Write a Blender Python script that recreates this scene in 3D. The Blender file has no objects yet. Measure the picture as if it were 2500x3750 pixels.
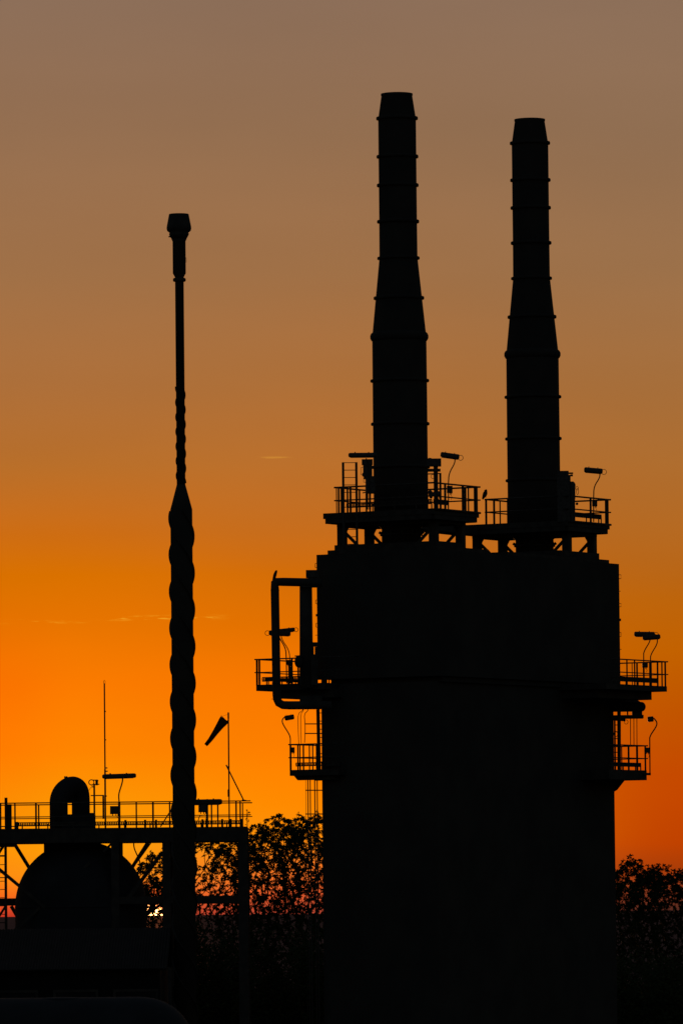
import bpy, math, random
from mathutils import Vector, Matrix, Euler, noise
R = math.radians
S = bpy.context.scene
COL = S.collection

# ---------------------------------------------------------------- camera
W0, H0, F = 2500.0, 3750.0, 24000.0        # photograph's pixels; focal length in those pixels (about 230 mm)
E = 12.0                                   # eye height above the sea
cam = bpy.data.cameras.new('camera')
cam.sensor_fit = 'VERTICAL'; cam.sensor_height = 36.0; cam.lens = 36.0 * F / H0
cam.clip_start = 1.0; cam.clip_end = 900000.0
camo = bpy.data.objects.new('camera', cam); COL.objects.link(camo)
camo.location = (0, 0, E)
PITCH, ROLL = math.atan(1470.0 / F), 0.0098
RM = Matrix.Rotation(R(90) + PITCH, 3, 'X') @ Matrix.Rotation(-ROLL, 3, 'Z')
camo.rotation_euler = RM.to_euler()
S.camera = camo
CP = Vector((0, 0, E)); RI = RM.transposed()

def ray(px, py):
    return RM @ Vector(((px - W0 / 2) / F, -(py - H0 / 2) / F, -1.0))
def P(px, py, Y):                          # the point of the photograph at distance Y in front of the camera
    d = ray(px, py); return CP + d * (Y / d.y)
def proj(p):
    q = RI @ (Vector(p) - CP); return (W0 / 2 - F * q.x / q.z, H0 / 2 + F * q.y / q.z)
def m(px, Y): return px * Y / F            # photograph pixels -> metres at distance Y

# ---------------------------------------------------------------- sky, sun, exposure
S.view_settings.view_transform = 'Standard'; S.view_settings.look = 'None'
S.view_settings.exposure = 0.0; S.view_settings.gamma = 1.0; S.view_settings.use_curve_mapping = False
SUN = (545.0, 3383.0)
sd = ray(*SUN).normalized()
SUN_AZ = math.atan2(sd.x, sd.y); SUN_EL = math.asin(sd.z)

def lin(h):
    o = []
    for i in (0, 2, 4):
        c = int(h[i:i + 2], 16) / 255.0
        o.append(c / 12.92 if c <= .04045 else ((c + .055) / 1.055) ** 2.4)
    return (o[0], o[1], o[2], 1.0)

world = bpy.data.worlds.new('World'); S.world = world; world.use_nodes = True
nt = world.node_tree; nt.nodes.clear()
def N(t, **k):
    n = nt.nodes.new(t)
    for a, b in k.items(): setattr(n, a, b)
    return n
def L(a, b): nt.links.new(a, b)
def mth(op, a, b=None, c=None, clamp=False):
    n = N('ShaderNodeMath', operation=op, use_clamp=clamp)
    for i, v in enumerate((a, b, c)):
        if v is None: continue
        if isinstance(v, (int, float)): n.inputs[i].default_value = v
        else: L(v, n.inputs[i])
    return n.outputs[0]
def mapr(v, a, b, c=0.0, d=1.0, kind='SMOOTHSTEP'):
    n = N('ShaderNodeMapRange', interpolation_type=kind)
    L(v, n.inputs[0]); n.inputs[1].default_value = a; n.inputs[2].default_value = b
    n.inputs[3].default_value = c; n.inputs[4].default_value = d
    return n.outputs[0]
def mixc(f, a, b, blend='MIX'):
    n = N('ShaderNodeMix', data_type='RGBA', blend_type=blend)
    if isinstance(f, float): n.inputs[0].default_value = f
    else: L(f, n.inputs[0])
    for i, v in ((6, a), (7, b)):
        if isinstance(v, tuple): n.inputs[i].default_value = v
        else: L(v, n.inputs[i])
    return n.outputs[2]
tc = N('ShaderNodeTexCoord'); sep = N('ShaderNodeSeparateXYZ'); L(tc.outputs['Generated'], sep.inputs[0])
el = mth('ARCSINE', sep.outputs[2]); az = mth('ARCTAN2', sep.outputs[0], sep.outputs[1])
def elev(y): return (3345.0 - y) / F
EMAX = 0.16
def ramp(stops):
    n = N('ShaderNodeValToRGB'); r = n.color_ramp; r.interpolation = 'LINEAR'
    st = sorted([(max(0., elev(y)) / EMAX, lin(c)) for y, c in stops])
    r.elements[0].position = st[0][0]; r.elements[0].color = st[0][1]
    r.elements[1].position = st[-1][0]; r.elements[1].color = st[-1][1]
    for p, c in st[1:-1]:
        e = r.elements.new(p); e.color = c
    L(mapr(el, 0.0, EMAX, kind='LINEAR'), n.inputs[0]); return n.outputs[0]
#SKYSTOPS
left = ramp([(-400, '85705f'), (0, '8d6f59'), (500, '956f50'), (1000, 'a17147'), (1400, 'ae703a'), (1700, 'bb702a'), (1950, 'cc6c12'), (2100, 'd87000'),
             (2300, 'ea7500'), (2500, 'fb7b00'), (2750, 'ff8600'), (2950, 'ff9a04'), (3100, 'ffa108'), (3200, 'ff9812'), (3270, 'f8751c'), (3310, 'e05428'), (3345, 'c23a24')])
midr = ramp([(-400, '85705f'), (0, '8d6f59'), (500, '946f50'), (1000, 'a17147'), (1400, 'ae7039'), (1700, 'bb702c'), (1950, 'c76d1c'), (2100, 'd36d08'),
             (2300, 'e47200'), (2500, 'f87800'), (2750, 'ff8000'), (2950, 'ff8a00'), (3060, 'ff900c'), (3160, 'f87c24'), (3270, 'e45c2e'), (3345, 'b04430')])
righ = ramp([(-400, '857060'), (0, '8c6f59'), (500, '916f52'), (1000, '9b7049'), (1400, 'a56e3b'), (1700, 'ae6d2f'), (1950, 'b66a22'), (2200, 'bc640c'),
             (2400, 'c06000'), (2600, 'c25600'), (2850, 'c44900'), (3000, 'c44600'), (3100, 'c04200'), (3200, 'a83c08'), (3270, '80361c'), (3345, '50281e')])
def azp(x): return math.atan((x - 1250) / F)
f1 = mapr(az, azp(150), azp(1150)); f2 = mapr(az, azp(1150), azp(2500), kind='SMOOTHSTEP')
lef2 = mixc(mth('MULTIPLY', mapr(az, azp(-40), azp(330), 1.0, 0.0), mapr(el, elev(2600), elev(2100), 1.0, 0.0)), left, (1.0, .86, .9, 1), 'MULTIPLY')
sky = mixc(f2, mixc(f1, lef2, midr), righ)
hz = N('ShaderNodeTexNoise'); hz.inputs['Scale'].default_value = 1.0; hz.inputs['Detail'].default_value = 3
hm = N('ShaderNodeMapping'); hm.inputs['Scale'].default_value = (14, 14, 60); L(tc.outputs['Generated'], hm.inputs[0]); L(hm.outputs[0], hz.inputs['Vector'])
hzv = mapr(hz.outputs[0], .3, .7, .965, 1.035, 'LINEAR'); hzc = N('ShaderNodeCombineXYZ')
for i in range(3): L(hzv, hzc.inputs[i])
sky = mixc(1.0, sky, hzc.outputs[0], 'MULTIPLY')
# thin wisps of cloud low over the sea
mp = N('ShaderNodeMapping'); mp.inputs['Scale'].default_value = (260, 260, 2600); L(tc.outputs['Generated'], mp.inputs[0])
nz = N('ShaderNodeTexNoise'); nz.inputs['Scale'].default_value = 1.0; nz.inputs['Detail'].default_value = 4; nz.inputs['Roughness'].default_value = .6
L(mp.outputs[0], nz.inputs['Vector'])
def band(y0, hh, x0, x1, soft=250):
    e0 = elev(y0)
    a = mth('SUBTRACT', 1.0, mapr(mth('ABSOLUTE', mth('SUBTRACT', el, e0)), 0, hh / F))
    b = mth('MULTIPLY', mapr(az, azp(x0), azp(x0 + soft)), mapr(az, azp(x1 - soft), azp(x1), 1.0, 0.0))
    return mth('MULTIPLY', a, b)
wis = mapr(nz.outputs[0], .50, .66)
w1 = mth('MULTIPLY', wis, mth('ADD', mth('ADD', band(2258, 14, 330, 860, 130), mth('MULTIPLY', band(2268, 12, -20, 340, 60), .6)), mth('MULTIPLY', band(1676, 9, 930, 1090, 60), .35)))
sky = mixc(mth('MULTIPLY', w1, .55), sky, lin('ffb030'), 'SCREEN')
# sun disc just touching the sea, with a reddened rim and a short aureole
nrm = N('ShaderNodeVectorMath', operation='DOT_PRODUCT'); L(tc.outputs['Generated'], nrm.inputs[0]); nrm.inputs[1].default_value = sd
ang = mth('ARCCOSINE', mth('MINIMUM', nrm.outputs['Value'], 1.0))
disc = mapr(ang, 100 / F, 112 / F, 1.0, 0.0)
aur = mapr(ang, 104 / F, 175 / F, 1.0, 0.0)
sky = mixc(mth('MULTIPLY', aur, .75), sky, (1.3, .16, .03, 1), 'MIX')
sunc = mixc(mapr(ang, 35 / F, 90 / F), (16.0, 6.0, 1.8, 1), (2.0, .22, .03, 1))
sky = mixc(disc, sky, sunc)
# rest of the vault: Nishita twilight
ns = N('ShaderNodeTexSky', sky_type='NISHITA'); ns.sun_disc = False
ns.sun_elevation = R(0.2); ns.sun_rotation = SUN_AZ; ns.dust_density = 2.0; ns.ozone_density = 3.0
nis = N('ShaderNodeVectorMath', operation='SCALE'); L(ns.outputs[0], nis.inputs[0]); nis.inputs['Scale'].default_value = 0.12
wgt = mth('MULTIPLY', mapr(nrm.outputs['Value'], .80, .975), mapr(el, .16, .45, 1.0, 0.0))
nist = mixc(1.0, nis.outputs[0], (4.6, 2.6, 1.35, 1), 'MULTIPLY')   # warm tint and gain added to the unseen sky to lift the blacks
fin = mixc(wgt, nist, sky)
fin = mixc(mapr(el, -.0008, 0.0, 0.0, 1.0, 'LINEAR'), (.006, .005, .006, 1), fin)
bg = N('ShaderNodeBackground'); bg.inputs[1].default_value = 1.0; L(fin, bg.inputs[0])
wo = N('ShaderNodeOutputWorld'); L(bg.outputs[0], wo.inputs[0])

sl = bpy.data.lights.new('sun', 'SUN'); sl.energy = 2.0; sl.angle = R(.53); sl.color = (1.0, .42, .12)
so = bpy.data.objects.new('sun', sl); COL.objects.link(so)
so.rotation_euler = (Vector((sd.x, sd.y, max(sd.z, R(.25)))).normalized()).to_track_quat('Z', 'Y').to_euler()
so.location = (0, 100, 80)

# ---------------------------------------------------------------- materials
def mat(name, c1, c2, rough=.7, scale=3.0, metal=0.0, spec=.3, bump=0.0, detail=5):
    mt = bpy.data.materials.new(name); mt.use_nodes = True
    t = mt.node_tree; b = t.nodes['Principled BSDF']
    tx = t.nodes.new('ShaderNodeTexCoord'); n = t.nodes.new('ShaderNodeTexNoise')
    n.inputs['Scale'].default_value = scale; n.inputs['Detail'].default_value = detail
    t.links.new(tx.outputs['Object'], n.inputs['Vector'])
    r = t.nodes.new('ShaderNodeValToRGB')
    r.color_ramp.elements[0].position = .35; r.color_ramp.elements[0].color = (*c1, 1)
    r.color_ramp.elements[1].position = .68; r.color_ramp.elements[1].color = (*c2, 1)
    t.links.new(n.outputs[0], r.inputs[0]); t.links.new(r.outputs[0], b.inputs['Base Color'])
    b.inputs['Roughness'].default_value = rough; b.inputs['Metallic'].default_value = metal
    b.inputs['Specular IOR Level'].default_value = spec
    if bump:
        u = t.nodes.new('ShaderNodeBump'); u.inputs['Strength'].default_value = bump; u.inputs['Distance'].default_value = .05
        t.links.new(n.outputs[0], u.inputs['Height']); t.links.new(u.outputs[0], b.inputs['Normal'])
    return mt
M_STEEL = mat('weathered_steel', (.030, .030, .032), (.055, .052, .050), .8, 2.5, spec=.1)
M_RAIL = mat('galvanised_rail', (.035, .035, .037), (.06, .06, .06), .8, 6, spec=.1)
M_SHELL = mat('stack_shell', (.032, .032, .033), (.044, .042, .040), .9, .8, spec=.04)
M_CASE = mat('casing_paint', (.036, .036, .037), (.050, .049, .048), .9, .6, spec=.04)
M_VES = mat('vessel_paint', (.022, .024, .030), (.030, .033, .041), .8, .9, spec=.05)
M_PIPE = mat('pipe_lagging', (.035, .035, .037), (.055, .055, .056), .8, 1.5, spec=.1)
M_LAMP = mat('lamp_housing', (.04, .04, .045), (.07, .07, .07), .7, 9, spec=.15)
M_GLASS = mat('lamp_cover', (.05, .05, .05), (.08, .08, .08), .4, 9, spec=.2)
M_PANE = mat('dark_window', (.010, .011, .014), (.016, .017, .02), .5, 9, spec=.1)
M_CLOTH = mat('windsock_cloth', (.05, .018, .008), (.07, .024, .010), .9, 7, spec=.05)
M_LEAF = mat('leaf', (.020, .030, .012), (.045, .060, .022), .8, 1.5, spec=.05)
M_BARK = mat('bark', (.030, .024, .018), (.06, .048, .036), .95, 5, spec=.03, bump=.4)
M_FEATH = mat('feather', (.020, .019, .018), (.05, .045, .04), .9, 14, spec=.05)
M_ROOF = mat('corrugated_roof', (.007, .008, .009), (.012, .012, .014), .85, 1.2, spec=.1)
M_CONC = mat('concrete', (.18, .17, .16), (.28, .27, .25), .95, 1.5, spec=.05, bump=.3)
M_GROUND = mat('ground_soil', (.014, .014, .011), (.030, .028, .021), .98, .08, spec=0.0, bump=.4)
M_SEA = bpy.data.materials.new('sea_water'); M_SEA.use_nodes = True      # dull choppy water: mostly dark, a weak rough sheen
_t = M_SEA.node_tree; _t.nodes.clear()
_d = _t.nodes.new('ShaderNodeBsdfDiffuse'); _g = _t.nodes.new('ShaderNodeBsdfGlossy'); _a = _t.nodes.new('ShaderNodeAddShader'); _o = _t.nodes.new('ShaderNodeOutputMaterial')
_n = _t.nodes.new('ShaderNodeTexNoise'); _n.inputs['Scale'].default_value = .02; _r = _t.nodes.new('ShaderNodeValToRGB'); _c = _t.nodes.new('ShaderNodeTexCoord')
_t.links.new(_c.outputs['Object'], _n.inputs['Vector']); _t.links.new(_n.outputs[0], _r.inputs[0]); _t.links.new(_r.outputs[0], _d.inputs['Color'])
_r.color_ramp.elements[0].color = (.055, .050, .052, 1); _r.color_ramp.elements[1].color = (.080, .072, .074, 1)
_g.inputs['Roughness'].default_value = .6; _g.inputs['Color'].default_value = (.042, .024, .025, 1)
_t.links.new(_d.outputs[0], _a.inputs[0]); _t.links.new(_g.outputs[0], _a.inputs[1]); _t.links.new(_a.outputs[0], _o.inputs[0])

# ---------------------------------------------------------------- mesh helpers
class MB:
    def __init__(s): s.v = []; s.f = []; s.sm = []
    def add(s, vs, fs, smooth=False):
        o = len(s.v); s.v += [Vector(v) for v in vs]
        s.f += [tuple(i + o for i in f) for f in fs]; s.sm += [smooth] * len(fs)
        return s
    def hexa(s, c):            # 8 corners: bottom ring 0-3, top ring 4-7
        return s.add(c, [(3, 2, 1, 0), (4, 5, 6, 7), (0, 1, 5, 4), (1, 2, 6, 5), (2, 3, 7, 6), (3, 0, 4, 7)])
    def box(s, x0, x1, y0, y1, z0, z1):
        return s.hexa([(x0, y0, z0), (x1, y0, z0), (x1, y1, z0), (x0, y1, z0), (x0, y0, z1), (x1, y0, z1), (x1, y1, z1), (x0, y1, z1)])
    def bar(s, a, b, w, h=None, up=None):        # rectangular bar from a to b
        a = Vector(a); b = Vector(b); h = w if h is None else h
        d = (b - a).normalized(); up = Vector(up) if up else Vector((0, 0, 1))
        if abs(d.dot(up)) > .98: up = Vector((-.5, -.866, 0))
        x = d.cross(up).normalized() * w / 2; y = x.cross(d).normalized() * h / 2
        return s.hexa([a - x - y, a + x - y, b + x - y, b - x - y, a - x + y, a + x + y, b + x + y, b - x + y])
    def tube(s, pts, r, n=10, caps=True):        # r: number or list
        pts = [Vector(p) for p in pts]; k = len(pts)
        rr = r if isinstance(r, (list, tuple)) else [r] * k
        t0 = (pts[1] - pts[0]).normalized()
        ref = Vector((0, -1, 0)) if abs(t0.y) < .9 else Vector((1, 0, 0))
        x = t0.cross(ref).normalized(); vs = []
        for i, p in enumerate(pts):
            if i == 0: t = t0
            elif i == k - 1: t = (pts[i] - pts[i - 1]).normalized()
            else: t = ((pts[i] - pts[i - 1]).normalized() + (pts[i + 1] - pts[i]).normalized())
            if t.length < 1e-6: t = t0
            t = t.normalized(); x = (x - t * x.dot(t)).normalized(); y = t.cross(x)
            for j in range(n):
                a = 2 * math.pi * j / n; vs.append(p + (x * math.cos(a) + y * math.sin(a)) * rr[i])
        fs = []
        for i in range(k - 1):
            for j in range(n):
                j2 = (j + 1) % n; fs.append((i * n + j, i * n + j2, (i + 1) * n + j2, (i + 1) * n + j))
        s.add(vs, fs, n > 5)
        if caps:
            o = len(s.v) - len(vs)
            s.f += [tuple(o + j for j in range(n - 1, -1, -1)), tuple(o + (k - 1) * n + j for j in range(n))]; s.sm += [False, False]
        return s
    def lathe(s, c, prof, n=48, cap=True, smooth=True):   # prof [(r, z)] bottom to top, about (cx, cy)
        vs = []; fs = []
        for r, z in prof:
            for j in range(n):
                a = 2 * math.pi * j / n; vs.append((c[0] + r * math.cos(a), c[1] + r * math.sin(a), z))
        for i in range(len(prof) - 1):
            for j in range(n):
                j2 = (j + 1) % n; fs.append((i * n + j, i * n + j2, (i + 1) * n + j2, (i + 1) * n + j))
        s.add(vs, fs, smooth)
        if cap:
            o = len(s.v) - len(vs); k = len(prof)
            s.f += [tuple(o + j for j in range(n - 1, -1, -1)), tuple(o + (k - 1) * n + j for j in range(n))]; s.sm += [False, False]
        return s
    def ell(s, c, rad, n=16, mm=10, ax=None):
        c = Vector(c); vs = []; fs = []
        A = ax or (Vector((1, 0, 0)), Vector((0, 1, 0)), Vector((0, 0, 1)))
        for i in range(mm + 1):
            t = math.pi * (i + .02) / (mm + .04)
            for j in range(n):
                a = 2 * math.pi * j / n
                vs.append(c + A[0] * rad[0] * math.sin(t) * math.cos(a) + A[1] * rad[1] * math.sin(t) * math.sin(a) - A[2] * rad[2] * math.cos(t))
        for i in range(mm):
            for j in range(n):
                j2 = (j + 1) % n; fs.append((i * n + j, i * n + j2, (i + 1) * n + j2, (i + 1) * n + j))
        return s.add(vs, fs, True)
    def build(s, name, material, parent=None, kind=None, label=None):
        me = bpy.data.meshes.new(name)
        o = bpy.data.objects.new(name, me); COL.objects.link(o)
        off = Vector((0, 0, 0))
        if parent is not None:
            q = parent
            while q is not None: off += q.location; q = q.parent
            o.parent = parent
        else:
            b = s.v; zs = min(v.z for v in b)
            off = Vector((sum(v.x for v in b) / len(b), sum(v.y for v in b) / len(b), zs)); o.location = off
        me.from_pydata([v - off for v in s.v], [], s.f); me.update()
        me.polygons.foreach_set('use_smooth', s.sm)
        me.materials.append(material)
        if kind: o['kind'] = kind
        if label: o['label'] = label
        return o
def thing(name, label, cat, loc, group=None):
    o = bpy.data.objects.new(name, None); COL.objects.link(o); o.empty_display_size = .3
    o.location = loc; o['label'] = label; o['category'] = cat
    if group: o['group'] = group
    return o
def tag(o, label, cat, group=None):
    o['label'] = label; o['category'] = cat
    if group: o['group'] = group
    return o
def smoothpts(pts, it=2):
    pts = [Vector(p) for p in pts]
    for _ in range(it):
        q = [pts[0]]
        for a, b in zip(pts[:-1], pts[1:]): q += [a * .75 + b * .25, a * .25 + b * .75]
        q.append(pts[-1]); pts = q
    return pts

# ---------------------------------------------------------------- setting: sea and land
sea = MB(); k = 24; vs = []; fs = []
D = [60, 400, 1500, 6000, 25000, 100000, 400000]
for d in D:
    for j in range(k + 1):
        a = -.9 + 1.8 * j / k; vs.append((d * math.sin(a) * 2.2, d, 0))
for i in range(len(D) - 1):
    for j in range(k):
        o = i * (k + 1) + j; fs.append((o, o + 1, o + k + 2, o + k + 1))
sea.add(vs, fs).build('sea', M_SEA, kind='structure')
GZ = 2.0
g = MB(); vs = []; fs = []; NX, NY = 80, 60
for i in range(NY + 1):
    for j in range(NX + 1):
        t = i / NY; x = (j / NX - .5) * 900
        y = -80 + 980 * t + (60 * noise.noise(Vector((x * .02, 3.1, 0))) + 14 * noise.noise(Vector((x * .11, 7, 0))) if i == NY else 0)
        z = GZ + .25 * noise.noise(Vector((x * .06, y * .06, 0))) - (2.6 if i == NY else 0)
        if y < 60: z += (60 - y) * .12 * 0.9
        vs.append((x, y, min(z, E - 1.7)))
for i in range(NY):
    for j in range(NX):
        o = i * (NX + 1) + j; fs.append((o, o + 1, o + NX + 2, o + NX + 1))
g.add(vs, fs, True).build('ground', M_GROUND, kind='structure')

# ---------------------------------------------------------------- plan of the furnace: u runs from stack to stack, v to the left and back
TH = R(60); U = Vector((math.cos(TH), math.sin(TH), 0)); V = Vector((-math.sin(TH), math.cos(TH), 0))
Y1, Y2 = 284.0, 293.7
O1 = P(1462, 1300, Y1); O1.z = 0
_p = P(1948, 1300, Y2); O2 = Vector((_p.x, _p.y, 0))
DU = (O2 - O1)
U = DU.normalized(); V = Vector((-U.y, U.x, 0)); SP = DU.length
def uv(u, v, z, O=O1): return O + U * u + V * v + Vector((0, 0, z))
def uvbox(mb, u0, u1, v0, v1, z0, z1, O=O1):
    c = [uv(u0, v0, z0, O), uv(u1, v0, z0, O), uv(u1, v1, z0, O), uv(u0, v1, z0, O)]
    mb.hexa(c + [q + Vector((0, 0, z1 - z0)) for q in c]); return mb
def edge_pt(A, B, px, z):           # the point between plan points A and B that the camera sees at column px
    lo, hi = 0.0, 1.0
    fa = proj((A.x, A.y, z))[0]; fb = proj((B.x, B.y, z))[0]
    t = (px - fa) / (fb - fa)
    for _ in range(3):
        q = A.lerp(B, t); t += (px - proj((q.x, q.y, z))[0]) / (fb - fa)
    q = A.lerp(B, t); return Vector((q.x, q.y, z))

# furnace casing
casing = thing('furnace_casing', 'huge black boxy furnace casing carrying both tall chimney stacks', 'furnace', uv(SP / 2, 0, GZ))
zt = E + 15.55
ZN0, ZN1 = P(1200, 2506, Y1).z, P(1200, 2488, Y1).z
A0, A1, HW = -1.85, SP + 2.35, 3.0
def solve(px, z, base_u, base_v, du, dv):     # how far to push along (du,dv) so that the corner shows at column px
    s = 0.0
    for _ in range(6):
        a = proj(uv(base_u + du * s, base_v + dv * s, z))[0]; b = proj(uv(base_u + du * (s + .1), base_v + dv * (s + .1), z))[0]
        s += (px - a) / (b - a) * .1
    return s
HL = HW + solve(1160.5, E + 13, A0, HW, 0, 1)
LL = HW + solve(1179.5, E + 5, A0 + .15, HW, 0, 1); LR = HW + solve(2248.5, E + 5, A1 - .15, -HW, 0, -1)
NL = HW + solve(1212, ZN0, A0 + .4, HW, 0, 1); NR = HW + solve(2247, ZN0, A1 - .3, -HW, 0, -1)
mb = MB(); uvbox(mb, A0, A1, -HW, HL, ZN1, zt); mb.build('upper_casing', M_CASE, casing)
mb = MB(); uvbox(mb, A0 + .4, A1 - .3, -NR, NL, ZN0 - .02, ZN1 + .02); mb.build('neck', M_CASE, casing)
mb = MB(); uvbox(mb, A0 + .15, A1 - .15, -LR, LL, GZ - .5, ZN0 - .0); mb.build('lower_casing', M_CASE, casing)
mb = MB(); uvbox(mb, A0 + .35, 2.8, -HW + .25, HL - .35, zt - .02, zt + .19); uvbox(mb, 4.4, A1 - .45, -HW + .25, HL - .35, zt - .02, zt + .17); uvbox(mb, A0 + .6, .9, -HW + .5, HL - .55, zt + .16, zt + .42); uvbox(mb, 9.4, A1 - .9, -HW + .5, HW - .7, zt + .161, zt + .46)
mb.build('roof_step', M_STEEL, casing)
mb = MB(); a = P(1187, 2500, Lc.y if 'Lc' in globals() else 284.5); mb.box(a.x - .13, a.x + .13, a.y - .1, a.y + .5, ZN0 - .3, ZN1 + .3); mb.build('neck_bracket', M_CASE, casing)
# lifting loops and studs that stand off the casing corners
Lc = uv(A0, HL, 0); Rc = uv(A1, -HW, 0)
def loop_at(px0, px1, py0, py1, Y, r=.012):
    a, b, c, d = P(px1 + 6, py0, Y), P(px0, py0, Y), P(px0, py1, Y), P(px1 + 6, py1, Y)
    return [a, b.lerp(a, .15), b.lerp(c, .12), c.lerp(b, .12), c.lerp(d, .15), d]
for (a, b, c, d) in ((1154, 1160, 2063, 2079), (1156, 1161, 2197, 2211), (1157, 1162, 2282, 2297)):
    MB().tube(loop_at(a, b, c, d, Lc.y), .014, 6).build('lifting_loop', M_STEEL, casing)
for (a, b, c, d) in ((2272, 2268, 2105, 2119), (2272, 2268, 2316, 2331), (2272, 2268, 2210, 2222)):
    pts = [P(2262, c, Rc.y), P(a, c, Rc.y), P(a, d, Rc.y), P(2262, d, Rc.y)]
    MB().tube(pts, .014, 6).build('lifting_loop', M_STEEL, casing)
for (x0, x1, y, h) in ((1156, 1170, 2253, 9), (1154, 1170, 2326, 2), (2262, 2272, 2270, 9), (2262, 2274, 2378, 2), (2262, 2271, 2165, 2)):
    Y = Lc.y if x0 < 2000 else Rc.y
    MB().bar(P(x0, y, Y), P(x1, y, Y), m(h, Y)).build('wall_stud', M_STEEL, casing)

# chimney stacks (both the same, the second some ten metres behind)
def make_stack(O, label):
    t = thing('chimney_stack', label, 'chimney', (O.x, O.y, E + 15.9), 'chimney stacks')
    def z(y): return P(1462, y, Y1).z
    s = m(1, Y1)
    prof = [(72, 1990), (72, 1935), (84, 1925), (84, 1895), (100, 1880), (100, 1700), (100, 1500), (99.5, 1234), (70, 944), (69.5, 800), (69.5, 600), (69.5, 436), (57, 352), (58.5, 349), (58.5, 345)]
    MB().lathe(O, [(r * s, z(y)) for r, y in prof], 64).build('shell', M_SHELL, t)
    MB().lathe(O, [(51 * s, z(350)), (51 * s, z(343.5)), (58.6 * s, z(343.5)), (58.6 * s, z(350))], 64, cap=False).build('rim', M_STEEL, t)
    for y, r, h in ((434, 76.8, 12), (574, 77, 12), (679, 77, 12), (812, 77.5, 12), (946, 78, 11), (1092, 93, 12), (1395, 108, 11), (1553, 107.5, 11), (1711, 107.5, 11)):
        MB().lathe(O, [((r - 12) * s, z(y + h / 2 + 1)), ((r - 1) * s, z(y + h / 2 - 1)), (r * s, z(y + h / 2 - 3)), (r * s, z(y - h / 2 + 3)), ((r - 1) * s, z(y - h / 2 + 1)), ((r - 12) * s, z(y - h / 2 - 1))], 64).build('flange_ring', M_SHELL, t)
    MB().lathe(O, [(97 * s, z(1252)), (103 * s, z(1247)), (107 * s, z(1239)), (107 * s, z(1229)), (104 * s, z(1222)), (97 * s, z(1216))], 64).build('flange_ring', M_SHELL, t, label='thick rounded ring under the taper')
    mb = MB()
    for a in range(0, 360, 30):
        d = Vector((math.cos(R(a)), math.sin(R(a)), 0))
        mb.bar(O + d * 72 * s + Vector((0, 0, z(1955))), O + d * 82 * s + Vector((0, 0, z(1948))), .08, .12)
    mb.lathe(O, [(78 * s, z(1962)), (78 * s, z(1956))], 48)
    mb.build('base_flange', M_STEEL, t)
    return t
make_stack(O1, 'taller looking nearer chimney stack with ringed shell and tapered cap')
make_stack(O2, 'lower looking farther chimney stack at the right, ringed shell and tapered cap')

# ---------------------------------------------------------------- railed platforms
def tray(mb, A, B, z0, z1, t=.05):       # perforated cable tray side: two lips with closely set uprights
    A = Vector(A); B = Vector(B); A.z = B.z = 0; n = max(2, int((B - A).length / .075))
    h = z1 - z0
    mb.bar(A + Vector((0, 0, z0 + h * .16)), B + Vector((0, 0, z0 + h * .16)), t, h * .32)
    mb.bar(A + Vector((0, 0, z1 - h * .12)), B + Vector((0, 0, z1 - h * .12)), t, h * .24)
    for i in range(n + 1):
        q = A.lerp(B, i / n); mb.bar(q + Vector((0, 0, z0 + h * .3)), q + Vector((0, 0, z1 - h * .2)), .034)
    for i in range(int((B - A).length / 1.1) + 2):
        q = A.lerp(B, min(1, (i + .2) * 1.1 / (B - A).length)); mb.bar(q + Vector((0, 0, z0 - .26)), q + Vector((0, 0, z0 + .1)), .04)
    q = A + Vector((0, 0, z0 + h * .53)); mb.bar(q, B + Vector((0, 0, z0 + h * .53)), .02, .02)
def rails(root, edges, zd, hr=1.1, hm=.53, rr=.026):
    """edges: (A, B, [post columns or (column, width)], draw top, draw mid)"""
    gr = None
    for A, B, posts, *o in edges:
        A = Vector(A); B = Vector(B); A.z = B.z = 0
        ex = (B - A).normalized() * .07
        MB().tube([A - ex + Vector((0, 0, zd + hr)), B + ex + Vector((0, 0, zd + hr))], rr * 1.12, 8).build('top_rail', M_RAIL, root)
        MB().tube([A - ex + Vector((0, 0, zd + hm)), B + ex + Vector((0, 0, zd + hm))], rr * .9, 8).build('mid_rail', M_RAIL, root)
        for p in posts:
            px, w = p if isinstance(p, tuple) else (p, 5)
            q = edge_pt(A, B, px, zd + .5)
            MB().bar((q.x, q.y, zd - .05), (q.x, q.y, zd + hr), m(w, 286)).build('rail_post', M_RAIL, root)

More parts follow.
